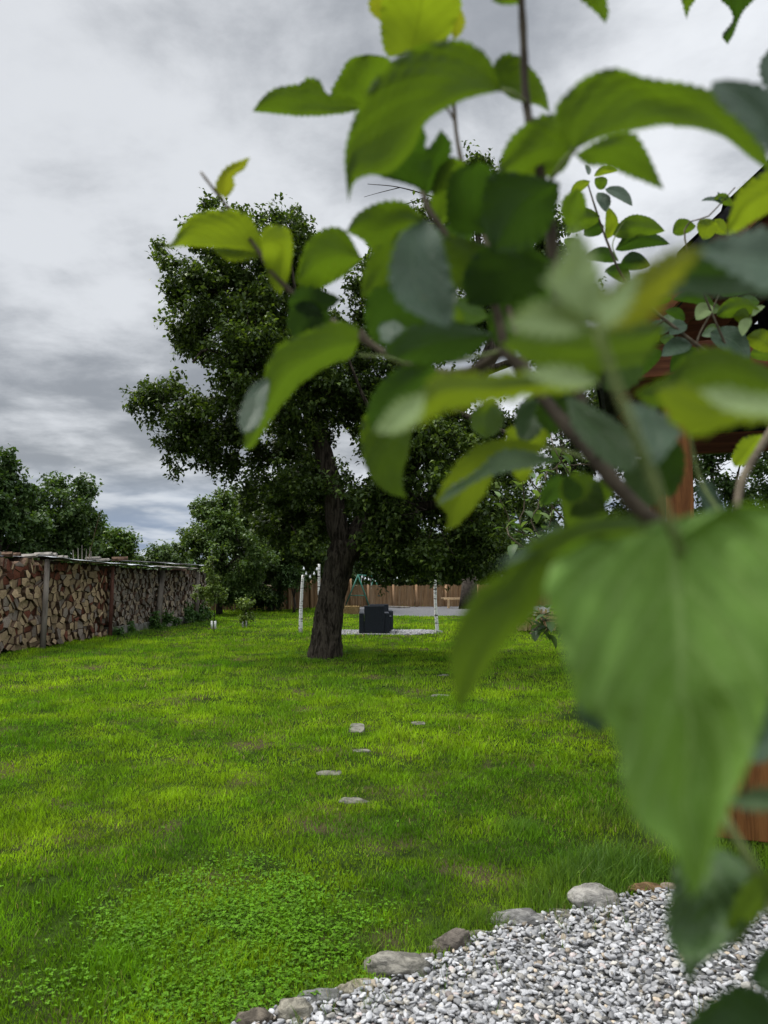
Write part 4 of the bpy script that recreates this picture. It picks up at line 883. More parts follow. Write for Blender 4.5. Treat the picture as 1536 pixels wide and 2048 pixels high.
# planks by the yard
M_pale = surf('pale_plank', (.36, .25, .14), (.55, .40, .24), 6, .8, .3, stretch=(.3, 3, 3))
q0 = gz(884, 1216); t_ = empty('plank_bench', q0); tag(t_, 'low bench of pale brown planks before the fence, partly behind the drooping leaf', 'bench')
YB = q0.y; za = at(884, 1194.5, YB).z; m_ = MB(); m_.box(at(925, 1196, YB)+Vector((0, 0, 0)), (1.8, .12, .045)); m_.build('plank', M_pale, t_); m_ = MB(); m_.box(at(930, 1199, YB)+Vector((0, .28, .0)), (1.75, .14, .045)); m_.build('plank', M_pale, t_)
for px in (897, 955):
    m_ = MB(); w = at(px, 1140, YB); w.z = at(px, 1199, YB).z/2; m_.box(w+Vector((0, .12, -.01)), (.07, .36, w.z*2)); m_.build('leg', M_pale, t_)
q = gz(792, 1216); m_ = MB(); m_.beam(q+Vector((-.55, .3, .07)), q+Vector((.55, -.1, .05)), .22, .05); tag(m_.build('plank', M_plank), 'long grey plank lying on the far gravel yard', 'plank')
# small stack of sticks beyond the right lawn
q = gz(1082, 1262); t_ = empty('stick_pile', q); tag(t_, 'small stack of pale split sticks half hidden behind the drooping young leaves', 'stick pile')
m_ = MB()
for k in range(70):
    c = q+Vector((rnd.uniform(-.6, .6), rnd.uniform(0, .5), .03)); h = .5*(1-abs((c.x-q.x)/.75)**2)*rnd.uniform(.7, 1); m_.tube([c, c+Vector((rnd.uniform(-.12, .12), rnd.uniform(-.1, .1), h+.1))], [.022, .018], 5)
m_.build('sticks', M_pale, t_)
# dark trunk stub at right behind bench
m_ = MB(); w = gz(937, 1218); m_.tube([w, at(936, 1190, w.y), at(942, 1130, w.y)], [.4, .33, .28], 12, bump=.3); tag(m_.build('tree_trunk', M_bark_far, smooth=True), 'thick dark tree trunk behind the plank bench', 'tree trunk')

# ------------------------------------------------------------------ wooden pavilion at the right
M_stain = surf('stained_wood', (.10, .038, .012), (.20, .085, .026), 6, .55, .35, 20, stretch=(3, 3, .25), dist=.6)
M_stainh = surf('stained_beam', (.065, .022, .009), (.14, .052, .020), 6, .55, .35, 20, stretch=(.25, .6, 3), dist=.6)
M_shing = surf('roof_shingle', (.010, .010, .011), (.028, .028, .03), 14, .85, .6)
M_metal = surf('grey_metal_tank', (.10, .115, .14), (.14, .155, .18), 4, .5, .1)
base = Vector((1.87, 4.35, 0)); t_ = empty('garden_pavilion', base); tag(t_, 'brown stained wooden pavilion with a dark pitched roof at the right edge', 'pavilion')
x0 = 1.87; y0, y1 = 4.35, 7.6; xw = 3.6
def pbx(name, c, s_, mat=M_stain, rot=None, bev=.006): m_ = MB(); m_.box(Vector(c), s_, rot); return m_.build(name, mat, t_, bevel=bev)
PZ = 2.78
for (x, y) in ((x0, y0), (x0+xw, y0), (x0+.0, y1), (x0+xw, y1)): pbx('post', (x, y, PZ/2), (.15, .15, PZ))
EX = 1.63; RZ = PZ+.10
m_ = MB(); m_.beam((EX, y0-.07, PZ+.09), (x0+xw+.4, y0-.07, PZ+.09), .09, .20); m_.build('beam', M_stainh, t_, bevel=.006)
for y in (y1,): m_ = MB(); m_.beam((EX, y, PZ+.09), (x0+xw+.4, y, PZ+.09), .09, .20); m_.build('beam', M_stainh, t_, bevel=.006)
for x in (x0, x0+xw): m_ = MB(); m_.beam((x, y0+.02, PZ+.07), (x, y1+.3, PZ+.07), .10, .16); m_.build('beam', M_stain, t_, bevel=.006)
AX = x0+xw/2; AZ = PZ+.20+(AX-EX)*1.0
for y in np.linspace(y0-.25, y1+.3, 6):
    for sx in (EX-.1, 2*AX-EX+.1):
        m_ = MB(); m_.beam((sx, y, PZ+.14), (AX, y, AZ), .07, .14); m_.build('rafter', M_stainh, t_)
for sx, nm in ((-1, 0), (1, 0)):
    e = AX+sx*(AX-EX+.2); m_ = MB(); ym = (y0+y1)/2; Lr = math.hypot(AX-EX+.2, AZ-PZ); ang = math.atan2(AZ-PZ-.03, -sx*(AX-EX+.2)+0)
    a = Vector((e, 0, PZ+.10)); c = Vector((AX, 0, AZ+.10)); d = (c-a).normalized(); nn = Vector((-d.z, 0, d.x)); nn = nn if nn.z > 0 else -nn
    vs = []
    for q in (a, c):
        for y in (y0-.35, y1+.45):
            for o_ in (0, .05): vs.append((q.x+nn.x*o_, y, q.z+nn.z*o_))
    m_.add(vs, [(0, 2, 6, 4), (1, 5, 7, 3), (0, 1, 3, 2), (4, 6, 7, 5), (0, 4, 5, 1), (2, 3, 7, 6)])
    for k in range(9):
        t2 = k/9; q = a.lerp(c, t2); q2 = a.lerp(c, t2+.11); m_.add([(q.x+nn.x*.075, y0-.36, q.z+nn.z*.075), (q.x+nn.x*.075, y1+.46, q.z+nn.z*.075), (q2.x+nn.x*.053, y1+.46, q2.z+nn.z*.053), (q2.x+nn.x*.053, y0-.36, q2.z+nn.z*.053)], [(0, 1, 2, 3)])
    m_.build('roof', M_shing, t_)
# near-black back gable boards added as roof interior shade, side rails and cladding below
for k in range(13):
    x = EX+.35+k*.26; hz = min(x-EX, 2*AX-EX-x)*1.0
    if hz > .1: m_ = MB(); m_.box((x, y1+.06+.03*(k % 2), PZ+.2+hz/2-.04), (.28, .02, hz+.02)); m_.build('gable_shade_board', M_shing, t_)
pbx('cladding_board', (x0+.40, y0-.10, .50), (.60, .03, .84), M_stain); pbx('cladding_board', (x0+1.03, y0-.10, .50), (.60, .03, .84), M_stain); pbx('cladding_board', (x0+1.66, y0-.10, .50), (.60, .03, .84), M_stain)

t_.rotation_euler.z = -.31
t_.location = (1.80, 4.55, 0)
# ------------------------------------------------------------------ foreground apple tree: every leaf a mesh of its own
LM = {
 'under': leaf_mat('leaf_underside', (.042, .079, .013), (.084, .146, .004), .50, .60, .25, (.18, .26, .08), .22),
 'young': leaf_mat('leaf_young', (.078, .125, .014), (.18, .25, .007), .52, .55, .25, (.06, .10, .015), .3),
 'top': leaf_mat('leaf_top', (.035, .075, .018), (.06, .12, .010), .30, .45, .45, (.16, .26, .08), .35),
 'big': leaf_mat('leaf_broad', (.095, .185, .028), (.15, .28, .010), .36, .6, .18, (.26, .38, .12), .5),
 'old': leaf_mat('leaf_shaded', (.018, .044, .009), (.042, .095, .004), .38, .50, .22, (.04, .08, .02), .25),  # shade from overlapping leaves put into a darker green, not leaf age
 'grey': leaf_mat('leaf_glossy', (.022, .050, .022), (.03, .07, .01), .12, .50, .25, (.10, .15, .08), .3, mott=(.02, .045, .018)),
 'downy': leaf_mat('leaf_downy', (.21, .28, .12), (.18, .26, .05), .35, .85, .15, (.28, .34, .16), .3),
 'yellow': leaf_mat('leaf_yellow', (.13, .15, .015), (.20, .23, .008), .5, .6, .25, (.07, .09, .015), .4, mott=(.16, .13, .02)),
}
M_twig = surf('young_bark', (.05, .040, .026), (.11, .090, .060), 40, .8, .4, 120, dist_b=.002)
M_twigd = surf('dark_young_bark', (.022, .017, .011), (.050, .040, .026), 40, .8, .4, 120, dist_b=.002)
M_petiole = surf('petiole', (.12, .16, .05), (.20, .24, .09), 60, .7, .1)
def tleaf(parent, S1, S2, D, kind, tilt=-.7, tx=0., rib=.5, fold=.25, wav=1., dtip=0., ser=7.5, n=96, m=13, sd=None, label=None):
    sd = rnd.random()*50 if sd is None else sd
    a = catmull(S1, n); c = catmull(S2, n); V = []; UV = []
    xc = (a[:, 0].mean()+c[:, 0].mean())/2; yc = (a[:, 1].mean()+c[:, 1].mean())/2
    wmax = np.linalg.norm(a-c, axis=1).max()
    per = np.r_[0, np.cumsum(np.linalg.norm(np.diff(a, axis=0), axis=1))]
    teeth = max(8, int(per[-1]/(17.0*.45/D))); teeth = min(teeth, n//3)
    for i in range(n):
        u = i/(n-1); w = c[i]-a[i]; wl = np.linalg.norm(w)+1e-6; wn = w/wl
        env = math.sin(math.pi*min(1, u*1.02))**.5 if 0 < u < 1 else 0
        for j in range(m):
            v = j/(m-1); p = a[i]+w*v
            if ser and j in (0, m-1):
                sw = ((u*teeth+sd) % 1.0); p = p+wn*(-1 if j == 0 else 1)*ser*env*(sw-.35)*(.45/D)*1.2*(.55+.9*abs(noise.noise(Vector((u*9, sd, j)))))
            d = v-rib; bx = 0
            dd = fold*abs(d)*wl - .10*wl*wav*math.sin((u*7+abs(d)*-5)*2*math.pi)*abs(d)*.5
            dd += wav*.09*wmax*noise.noise(Vector((u*3.2+sd, v*2.4, sd)))
            sgn = 1 if tilt < 0 else -1
            z = D*(1+(tilt*(yc-p[1])+tx*(p[0]-xc)+sgn*dd)/F)+dtip*u*u
            V.append(at(p[0], p[1], max(z, .06))[:]); UV.append((d+.5, u))
    V = np.array(V); i, j = np.meshgrid(np.arange(n-1), np.arange(m-1), indexing='ij'); q = (i*m+j).ravel()
    Fc = np.stack([q, q+1, q+m+1, q+m], 1)
    o = link('leaf', mesh_np('leaf', V, Fc, [LM[kind]], uv=UV, smooth=True), parent)
    if label: o['label'] = label
    return o
def twig(parent, pts, r0, r1, mat=M_twig, name='branch', nn=8):
    """pts: (px, py, depth); radii in metres"""
    P3 = np.array([list(at(*p)) for p in pts]); Q = catmull(P3, len(pts)*6); rr = np.linspace(r0, r1, len(Q)); rr = [r_*(1+.08*math.sin(k*1.7)) for k, r_ in enumerate(rr)]
    m_ = MB(); m_.tube(Q, rr, nn); return m_.build(name, mat, parent, smooth=True)
AP = empty('apple_tree', (.62, .42, 0)); tag(AP, 'young apple tree whose large blurred leaves hang close to the camera', 'apple tree')
m_ = MB(); e0 = at(1700, 1190, .42)
m_.tube(catmull(np.array([[.62, .42, -.02], [.60, .42, .5], [.54, .41, 1.1], [e0.x+.16, e0.y, 1.45], [e0.x+.20, e0.y, 1.95]]), 20), np.linspace(.024, .010, 20), 12, bump=.12); m_.build('trunk', M_twigd, AP, smooth=True)
twig(AP, [(2150, 1330, .42), (1700, 1190, .42), (1420, 1110, .38), (1300, 1040, .38), (1200, 930, .40), (1090, 800, .43), (1010, 700, .45)], .0058, .0036, M_twigd)
twig(AP, [(1010, 700, .45), (930, 745, .48), (830, 735, .52), (745, 690, .54), (720, 660, .54)], .0032, .0022)
twig(AP, [(745, 690, .54), (660, 640, .57), (600, 600, .58), (545, 545, .59), (515, 500, .60), (455, 415, .62), (425, 375, .62), (402, 345, .63)], .0026, .0012)
twig(AP, [(1200, 930, .40), (1160, 800, .42), (1130, 680, .44), (1108, 540, .45), (1098, 420, .45), (1072, 310, .45), (1052, 200, .46), (1047, 80, .46), (1040, -60, .46), (1034, -220, .46)], .0042, .0019, M_twigd)
twig(AP, [(1010, 700, .45), (985, 600, .46), (930, 520, .47), (865, 430, .48), (845, 385, .49)], .003, .0018)
twig(AP, [(1060, 760, .45), (1000, 560, .52), (950, 420, .55), (918, 300, .56), (908, 215, .56), (905, 130, .56)], .0026, .0014)
twig(AP, [(908, 240, .56), (898, 222, .56), (888, 208, .56)], .0010, .0008)
twig(AP, [(1500, 1130, .30), (1380, 1110, .23), (1345, 1060, .20), (1300, 940, .19), (1240, 790, .182), (1195, 660, .18)], .0017, .0010, M_petiole)
twig(AP, [(1700, 1190, .42), (1500, 1060, .50), (1480, 975, .55), (1530, 880, .6), (1580, 800, .62)], .0035, .003)
twig(AP, [(2150, 1330, .42), (1900, 1700, .32), (1620, 1880, .27), (1500, 1720, .26), (1430, 1600, .26)], .003, .0014, M_petiole)
twig(AP, [(1100, 362, .44), (1125, 325, .41), (1150, 300, .38)], .0013, .0013, M_petiole, 'petiole')
twig(AP, [(1050, 205, .46), (1025, 185, .44), (1000, 180, .43)], .0012, .0010, M_petiole, 'petiole')
twig(AP, [(830, 735, .52), (775, 715, .53), (718, 710, .53)], .0011, .0009, M_petiole, 'petiole')
twig(AP, [(1450, 1040, .40), (1400, 960, .42), (1375, 850, .40)], .001, .0009, M_petiole, 'petiole')
twig(AP, [(1010, 700, .45), (920, 720, .46), (860, 725, .47)], .001, .0009, M_petiole, 'petiole')
twig(AP, [(1200, 930, .40), (1140, 905, .44), (1090, 895, .46)], .001, .0009, M_petiole, 'petiole')
L = lambda S1, S2, D, kind, **k: tleaf(AP, S1, S2, D, kind, **k)
# crown of leaves at the top
L([(820,100),(776,112),(762,61),(765,0),(790,-60),(850,-110)], [(820,100),(880,92),(910,46),(922,0),(910,-60),(850,-110)], .52, 'young')
L([(765,45),(742,25),(738,0),(745,-40),(760,-70)], [(765,45),(772,20),(776,-10),(775,-40),(760,-70)], .56, 'yellow')
L([(908,80),(901,50),(905,20),(919,10)], [(908,80),(923,65),(930,40),(919,10)], .56, 'yellow')
L([(1003,182),(985,130),(955,95),(915,80),(840,92),(775,130),(728,195),(700,260),(690,320),(697,405)], [(1003,182),(950,192),(890,218),(850,248),(825,300),(780,345),(735,350),(708,365),(697,405)], .42, 'under', rib=.86, tilt=-.6)
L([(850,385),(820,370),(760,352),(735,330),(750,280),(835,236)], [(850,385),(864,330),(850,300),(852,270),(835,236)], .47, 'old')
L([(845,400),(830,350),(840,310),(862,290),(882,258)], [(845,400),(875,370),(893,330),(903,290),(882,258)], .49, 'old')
L([(735,215),(690,190),(655,188),(640,163),(615,155),(600,168),(555,175),(525,195),(505,223)], [(735,215),(690,226),(640,231),(605,232),(575,230),(555,228),(540,226),(525,225),(505,223)], .56, 'under', rib=.85)
L([(740,225),(665,195),(680,150),(700,118),(735,108)], [(740,225),(778,180),(790,140),(772,115),(735,108)], .58, 'under')
L([(998,178),(985,140),(1005,110),(1035,112),(1070,145),(1090,180),(1100,225)], [(998,178),(1020,195),(1040,202),(1060,206),(1075,210),(1085,215),(1100,225)], .50, 'under', rib=.85)
L([(1150,300),(1115,260),(1112,215),(1140,180),(1175,152),(1230,136),(1300,158),(1370,168),(1440,190),(1500,240),(1550,350)], [(1150,300),(1190,280),(1225,270),(1262,262),(1300,255),(1330,251),(1390,255),(1440,270),(1470,290),(1500,315),(1550,350)], .36, 'under', rib=.93, tilt=-.7, tx=.2)
L([(1150,310),(1200,280),(1262,265),(1294,304),(1328,379)], [(1150,310),(1175,330),(1208,332),(1258,351),(1328,379)], .42, 'under', rib=.3)
L([(1150,300),(1110,232),(1060,243),(1015,285),(993,345)], [(1150,300),(1125,342),(1080,356),(1030,358),(993,345)], .44, 'under')
L([(880,455),(862,400),(875,340),(905,312)], [(880,455),(912,420),(932,370),(932,330),(905,312)], .50, 'under')
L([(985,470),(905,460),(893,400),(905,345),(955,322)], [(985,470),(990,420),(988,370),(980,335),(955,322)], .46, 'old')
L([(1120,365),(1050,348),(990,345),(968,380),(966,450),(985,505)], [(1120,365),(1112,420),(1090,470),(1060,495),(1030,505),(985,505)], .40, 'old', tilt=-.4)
L([(850,440),(810,405),(761,405),(715,428),(692,463)], [(850,440),(801,487),(757,510),(725,480),(692,463)], .52, 'under')
L([(725,520),(690,462),(650,458),(612,490),(590,562)], [(725,520),(690,550),(643,576),(615,586),(590,562)], .54, 'under')
L([(800,460),(750,500),(728,545),(722,600)], [(800,460),(800,520),(775,570),(722,600)], .50, 'under')
L([(847,437),(797,476),(779,559),(808,612),(855,640),(897,656)], [(847,437),(876,462),(890,510),(902,560),(908,620),(897,656)], .34, 'grey', tilt=.5, tx=.3, rib=.4)
L([(1000,500),(940,480),(885,475),(895,560),(930,585)], [(1000,500),(1012,540),(985,570),(960,588),(930,585)], .45, 'under')
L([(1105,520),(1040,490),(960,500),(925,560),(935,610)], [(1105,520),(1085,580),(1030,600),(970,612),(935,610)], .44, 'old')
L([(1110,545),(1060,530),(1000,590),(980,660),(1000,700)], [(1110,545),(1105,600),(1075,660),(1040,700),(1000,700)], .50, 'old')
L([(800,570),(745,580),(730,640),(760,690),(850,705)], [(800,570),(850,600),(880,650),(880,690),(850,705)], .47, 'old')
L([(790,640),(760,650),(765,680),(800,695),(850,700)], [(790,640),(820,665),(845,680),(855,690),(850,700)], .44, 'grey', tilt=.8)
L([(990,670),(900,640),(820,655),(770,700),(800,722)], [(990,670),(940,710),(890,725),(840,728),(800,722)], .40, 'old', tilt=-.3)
L([(880,600),(920,620),(930,660),(920,690)], [(880,600),(860,640),(880,680),(920,690)], .43, 'under')
# left spray
L([(524,510),(518,468),(490,426),(440,420),(390,428),(360,458),(345,483),(321,498)], [(524,510),(500,502),(461,497),(420,494),(390,493),(360,492),(345,495),(321,498)], .60, 'young', rib=.9)
L([(524,512),(500,503),(440,497),(425,500)], [(524,512),(490,520),(455,520),(425,500)], .60, 'young')
L([(524,512),(522,465),(547,450),(578,460),(585,500),(577,555),(562,590)], [(524,512),(530,530),(535,548),(543,568),(549,578),(554,584),(562,590)], .58, 'young', rib=.35)
L([(452,398),(432,380),(436,357),(456,332),(500,314)], [(452,398),(468,375),(468,352),(488,338),(500,314)], .62, 'yellow')
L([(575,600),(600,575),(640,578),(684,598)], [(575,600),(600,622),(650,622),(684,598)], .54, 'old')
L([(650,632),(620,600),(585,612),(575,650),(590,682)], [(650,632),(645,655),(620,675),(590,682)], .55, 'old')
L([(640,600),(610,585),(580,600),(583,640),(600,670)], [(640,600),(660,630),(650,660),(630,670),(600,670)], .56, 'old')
L([(718,685),(712,652),(665,644),(610,665),(560,690),(535,730),(520,790),(495,850),(485,897)], [(718,685),(700,715),(658,730),(604,765),(580,790),(555,820),(529,860),(505,895),(485,897)], .48, 'under', rib=.6)
L([(540,755),(505,772),(484,812),(478,845),(486,868)], [(540,755),(534,795),(526,830),(510,858),(486,868)], .465, 'grey', tilt=.7)
# centre and lower middle
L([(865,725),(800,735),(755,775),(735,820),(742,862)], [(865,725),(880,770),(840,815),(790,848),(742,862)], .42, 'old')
L([(815,830),(735,825),(722,890),(740,950),(775,985),(815,998)], [(815,830),(822,860),(816,908),(806,944),(806,975),(815,998)], .50, 'under', rib=.95, tilt=-.35, label='hanging green leaf with a pale midrib on its right edge')
L([(1195,765),(1120,738),(1050,742),(980,748),(920,745),(870,750),(840,785),(790,812),(748,862)], [(1195,765),(1150,782),(1080,787),(1000,802),(930,814),(885,825),(850,843),(800,862),(748,862)], .24, 'young', tilt=-.2, label='bright lime leaf with pale downy ends, strongly blurred')
L([(1200,765),(1150,738),(1100,733),(1040,742)], [(1200,765),(1160,775),(1100,768),(1040,742)], .23, 'downy', tilt=.6)
L([(850,790),(800,800),(765,840),(748,864)], [(850,790),(838,835),(800,862),(748,864)], .235, 'downy', tilt=.6)
L([(985,800),(948,820),(943,855),(970,878)], [(985,800),(1005,825),(1000,860),(970,878)], .56, 'under', tilt=.2)
L([(1088,895),(1020,885),(1016,858),(1055,838)], [(1088,895),(1096,870),(1085,848),(1055,838)], .55, 'young')
L([(1090,895),(1030,878),(960,890),(915,925),(880,980),(873,1005),(895,1030),(890,1063)], [(1090,895),(1060,915),(1000,935),(970,985),(945,1020),(925,1040),(915,1050),(890,1063)], .47, 'young')
L([(1120,920),(1060,903),(1000,903),(950,945),(900,975),(872,1012)], [(1120,920),(1060,935),(1000,945),(960,958),(910,990),(872,1012)], .44, 'top', tilt=.5)
L([(1062,925),(1025,930),(1028,950),(1043,966)], [(1062,925),(1064,940),(1057,955),(1043,966)], .5, 'young')
L([(1130,790),(1180,812),(1240,850),(1275,910),(1262,948)], [(1130,790),(1145,850),(1175,890),(1220,930),(1262,948)], .36, 'old', tilt=.7, tx=-.4)
L([(1240,800),(1300,815),(1358,858),(1345,890),(1310,937)], [(1240,800),(1255,850),(1280,890),(1298,925),(1310,937)], .30, 'grey', tilt=.8)
L([(1215,1030),(1200,970),(1160,945),(1120,965),(1125,1030)], [(1215,1030),(1195,1050),(1170,1060),(1140,1055),(1125,1030)], .50, 'under')
L([(1265,930),(1290,925),(1305,950),(1290,990)], [(1265,930),(1262,950),(1275,975),(1290,990)], .46, 'young')
L([(1150,960),(1128,950),(1125,990),(1140,1005)], [(1150,960),(1165,975),(1160,995),(1140,1005)], .44, 'old')
L([(1130,790),(1090,790),(1070,830),(1100,870)], [(1130,790),(1160,810),(1140,850),(1100,870)], .45, 'old')
L([(1180,700),(1130,710),(1090,780),(1120,800)], [(1180,700),(1210,730),(1180,780),(1120,800)], .47, 'under')
# pale young shoot very close to the lens
L([(1180,640),(1120,600),(1095,560),(1125,510),(1150,450)], [(1180,640),(1205,590),(1195,530),(1170,480),(1150,450)], .18, 'downy', tilt=.3)
L([(1190,650),(1130,605),(1060,610),(1010,650)], [(1190,650),(1130,672),(1070,668),(1010,650)], .18, 'downy', tilt=.4)
L([(1185,655),(1205,590),(1280,540),(1350,498),(1410,500)], [(1185,655),(1240,655),(1310,625),(1350,570),(1410,500)], .18, 'yellow', tilt=-.2, label='young yellowish leaf close to the lens, strongly blurred')
L([(1200,660),(1195,610),(1230,580),(1280,545)], [(1200,660),(1235,640),(1262,600),(1280,545)], .175, 'downy', tilt=.6)
L([(1000,690),(1080,640),(1180,655),(1260,640),(1335,650)], [(1000,690),(1090,735),(1190,742),(1290,722),(1335,650)], .29, 'under', tilt=-.3)
# right side
L([(1570,520),(1540,458),(1480,468),(1415,483),(1380,500)], [(1570,520),(1545,578),(1490,560),(1433,528),(1380,500)], .27, 'grey', tilt=.8)
L([(1570,560),(1500,530),(1430,510),(1330,520),(1230,580),(1290,600)], [(1570,600),(1500,590),(1430,592),(1370,588),(1320,600),(1290,600)], .31, 'old', tilt=.2)
L([(1570,350),(1500,262),(1440,205),(1422,168),(1450,158)], [(1570,330),(1570,240),(1535,178),(1490,163),(1450,158)], .30, 'grey', tilt=.3)
L([(1570,190),(1530,172),(1519,130),(1542,92)], [(1570,190),(1578,150),(1568,110),(1542,92)], .45, 'grey', tilt=.3)
L([(1398,-45),(1364,-10),(1366,10),(1373,39)], [(1398,-45),(1392,-5),(1380,15),(1373,39)], .7, 'under')
L([(1500,-60),(1441,-12),(1460,18),(1466,40),(1445,70),(1455,89)], [(1500,-60),(1512,-10),(1490,18),(1477,40),(1468,66),(1455,89)], .7, 'old')
L([(1190,-70),(1148,-20),(1172,8),(1195,28),(1211,48)], [(1190,-70),(1228,-30),(1214,0),(1217,25),(1211,48)], .5, 'under')
L([(1030,-30),(1000,-12),(985,0),(1002,10)], [(1030,-30),(1045,-8),(1030,8),(1002,10)], .46, 'under')
L([(1580,330),(1520,350),(1475,385),(1460,430),(1450,469)], [(1580,405),(1540,424),(1505,443),(1475,462),(1450,469)], .50, 'young')
L([(1580,760),(1500,718),(1440,696),(1380,705),(1335,750),(1265,787)], [(1580,812),(1500,795),(1430,785),(1370,805),(1310,815),(1265,787)], .34, 'under', tilt=-.5)
L([(1600,800),(1500,792),(1420,778),(1360,765),(1308,775)], [(1600,850),(1500,845),(1440,858),(1395,872),(1345,842),(1308,775)][:6], .23, 'young', tilt=-.2)
L([(1610,785),(1520,790),(1450,775),(1395,780)], [(1610,835),(1530,832),(1450,818),(1395,780)], .21, 'downy', tilt=.7)
L([(1450,1010),(1420,962),(1392,972),(1402,1010)], [(1450,1010),(1460,1040),(1430,1050),(1402,1010)], .42, 'grey', tilt=.6)
L([(1525,868),(1485,878),(1464,915),(1470,934)], [(1525,868),(1520,900),(1500,925),(1470,934)], .75, 'young')
L([(1590,1380),(1530,1400),(1500,1460),(1488,1512)], [(1590,1480),(1555,1510),(1520,1525),(1488,1512)], .25, 'grey', tilt=.6)
# the two huge leaves at the lower right
L([(1350,1078),(1285,1062),(1200,1070),(1125,1105),(1090,1175),(1112,1255),(1140,1350),(1155,1412),(1215,1450),(1240,1520),(1252,1600),(1285,1652),(1345,1705),(1385,1802)], [(1350,1078),(1420,1035),(1500,1005),(1570,1040),(1590,1150),(1580,1250),(1560,1330),(1530,1430),(1505,1510),(1470,1590),(1445,1650),(1425,1710),(1410,1760),(1385,1802)], .205, 'big', tilt=.40, fold=.30, wav=1.2, rib=.52, n=120, m=21, ser=4, label='largest leaf, broad pale green heart hanging point down at the lower right')
L([(1310,1062),(1252,1031),(1198,1034),(1118,1056),(1047,1098),(1000,1147),(948,1185),(915,1250),(899,1325),(915,1422)], [(1310,1062),(1230,1074),(1163,1100),(1110,1145),(1073,1223),(1050,1250),(1029,1270),(975,1338),(940,1392),(915,1422)], .225, 'under', tilt=-.5, rib=.75, n=110, m=15, ser=4, label='long olive green drooping leaf, seen from below')
L([(1150,1060),(1110,1050),(1040,1095),(985,1140)], [(1150,1060),(1118,1075),(1050,1112),(985,1140)], .222, 'grey', tilt=.8, ser=1)
L([(1150,1405),(1185,1403),(1207,1440),(1209,1470)], [(1150,1405),(1158,1438),(1180,1458),(1209,1470)], .24, 'grey', tilt=.3)
L([(1400,1688),(1352,1720),(1342,1784),(1332,1835),(1340,1880),(1362,1925),(1378,1972)], [(1400,1688),(1480,1715),(1508,1780),(1482,1855),(1442,1900),(1402,1932),(1378,1972)], .27, 'top', tilt=.5, wav=2.6, n=110, m=17, label='crinkled light green leaf below the largest leaf, over the gravel')
L([(1560,1735),(1500,1758),(1468,1810),(1450,1860),(1455,1892)], [(1560,1760),(1545,1800),(1505,1850),(1482,1882),(1455,1892)], .26, 'under', tilt=-.5)
L([(1600,2060),(1530,1985),(1470,1973),(1420,2003),(1372,2048),(1350,2110)], [(1600,2060),(1560,2120),(1500,2150),(1440,2150),(1400,2140),(1350,2110)], .26, 'old', tilt=.5)
L([(1600,1580),(1520,1576),(1480,1588),(1455,1606)], [(1600,1625),(1530,1622),(1490,1618),(1455,1606)], .22, 'top', tilt=.5)
L([(1600,1900),(1550,1890),(1520,1910),(1500,1960)], [(1600,1960),(1570,1980),(1540,1985),(1500,1960)], .4, 'old', tilt=.5)

# inner filler leaves, half in shade-darkened green, between and behind the traced ones
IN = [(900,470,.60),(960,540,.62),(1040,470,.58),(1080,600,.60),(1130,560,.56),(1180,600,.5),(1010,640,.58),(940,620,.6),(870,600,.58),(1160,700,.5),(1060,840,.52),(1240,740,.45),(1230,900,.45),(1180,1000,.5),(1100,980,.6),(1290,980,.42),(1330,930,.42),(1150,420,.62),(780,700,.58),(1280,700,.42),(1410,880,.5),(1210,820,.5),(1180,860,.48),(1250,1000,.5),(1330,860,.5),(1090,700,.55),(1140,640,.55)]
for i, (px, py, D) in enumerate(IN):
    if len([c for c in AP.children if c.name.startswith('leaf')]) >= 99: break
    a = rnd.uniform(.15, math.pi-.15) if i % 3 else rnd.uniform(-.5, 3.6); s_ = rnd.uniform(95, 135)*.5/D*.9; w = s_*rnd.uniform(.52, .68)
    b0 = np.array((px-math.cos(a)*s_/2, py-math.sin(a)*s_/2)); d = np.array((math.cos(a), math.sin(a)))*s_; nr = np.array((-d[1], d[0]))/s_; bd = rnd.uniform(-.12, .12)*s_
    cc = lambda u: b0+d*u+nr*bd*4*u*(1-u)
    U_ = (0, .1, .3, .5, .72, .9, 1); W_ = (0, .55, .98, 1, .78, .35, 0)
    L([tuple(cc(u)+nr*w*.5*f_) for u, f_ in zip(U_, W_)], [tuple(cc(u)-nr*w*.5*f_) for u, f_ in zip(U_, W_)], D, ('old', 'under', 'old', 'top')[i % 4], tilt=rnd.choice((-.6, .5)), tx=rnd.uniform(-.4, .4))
print('leaves', len([c for c in AP.children if c.name.startswith('leaf')]))
# ------------------------------------------------------------------ leaf sprays of the trees behind
def sleaf(parent, bx_, by_, tx_, ty_, w, D, kind, bend=.12, tilt=-.5, **k):
    b_ = np.array((bx_, by_), float); t_ = np.array((tx_, ty_), float); d = t_-b_; L_ = np.linalg.norm(d); nrm = np.array((-d[1], d[0]))/L_
    if nrm[1] > 0: nrm = -nrm
    c = lambda u: b_+d*u+nrm*bend*L_*4*u*(1-u)
    W_ = (0, .62, .98, 1., .8, .45, 0); U_ = (0, .12, .32, .5, .72, .88, 1)
    S1 = [tuple(c(u)+nrm*w*.5*f_) for u, f_ in zip(U_, W_)]; S2 = [tuple(c(u)-nrm*w*.5*f_) for u, f_ in zip(U_, W_)]
    return tleaf(parent, S1, S2, D, kind, tilt=tilt, n=48, m=9, ser=k.pop('ser', 6.0), **k)
A2 = empty('apple_tree', (1.35, 1.35, 0)); tag(A2, 'second apple tree, its sharper shoots standing before the pavilion roof', 'apple tree')
m_ = MB(); m_.tube(catmull(np.array([[1.35, 1.35, -.02], [1.30, 1.35, .8], [1.18, 1.35, 1.5], [1.02, 1.35, 2.2]]), 16), np.linspace(.03, .012, 16), 10, bump=.12); m_.build('trunk', M_twigd, A2, smooth=True)
B2 = 1.35
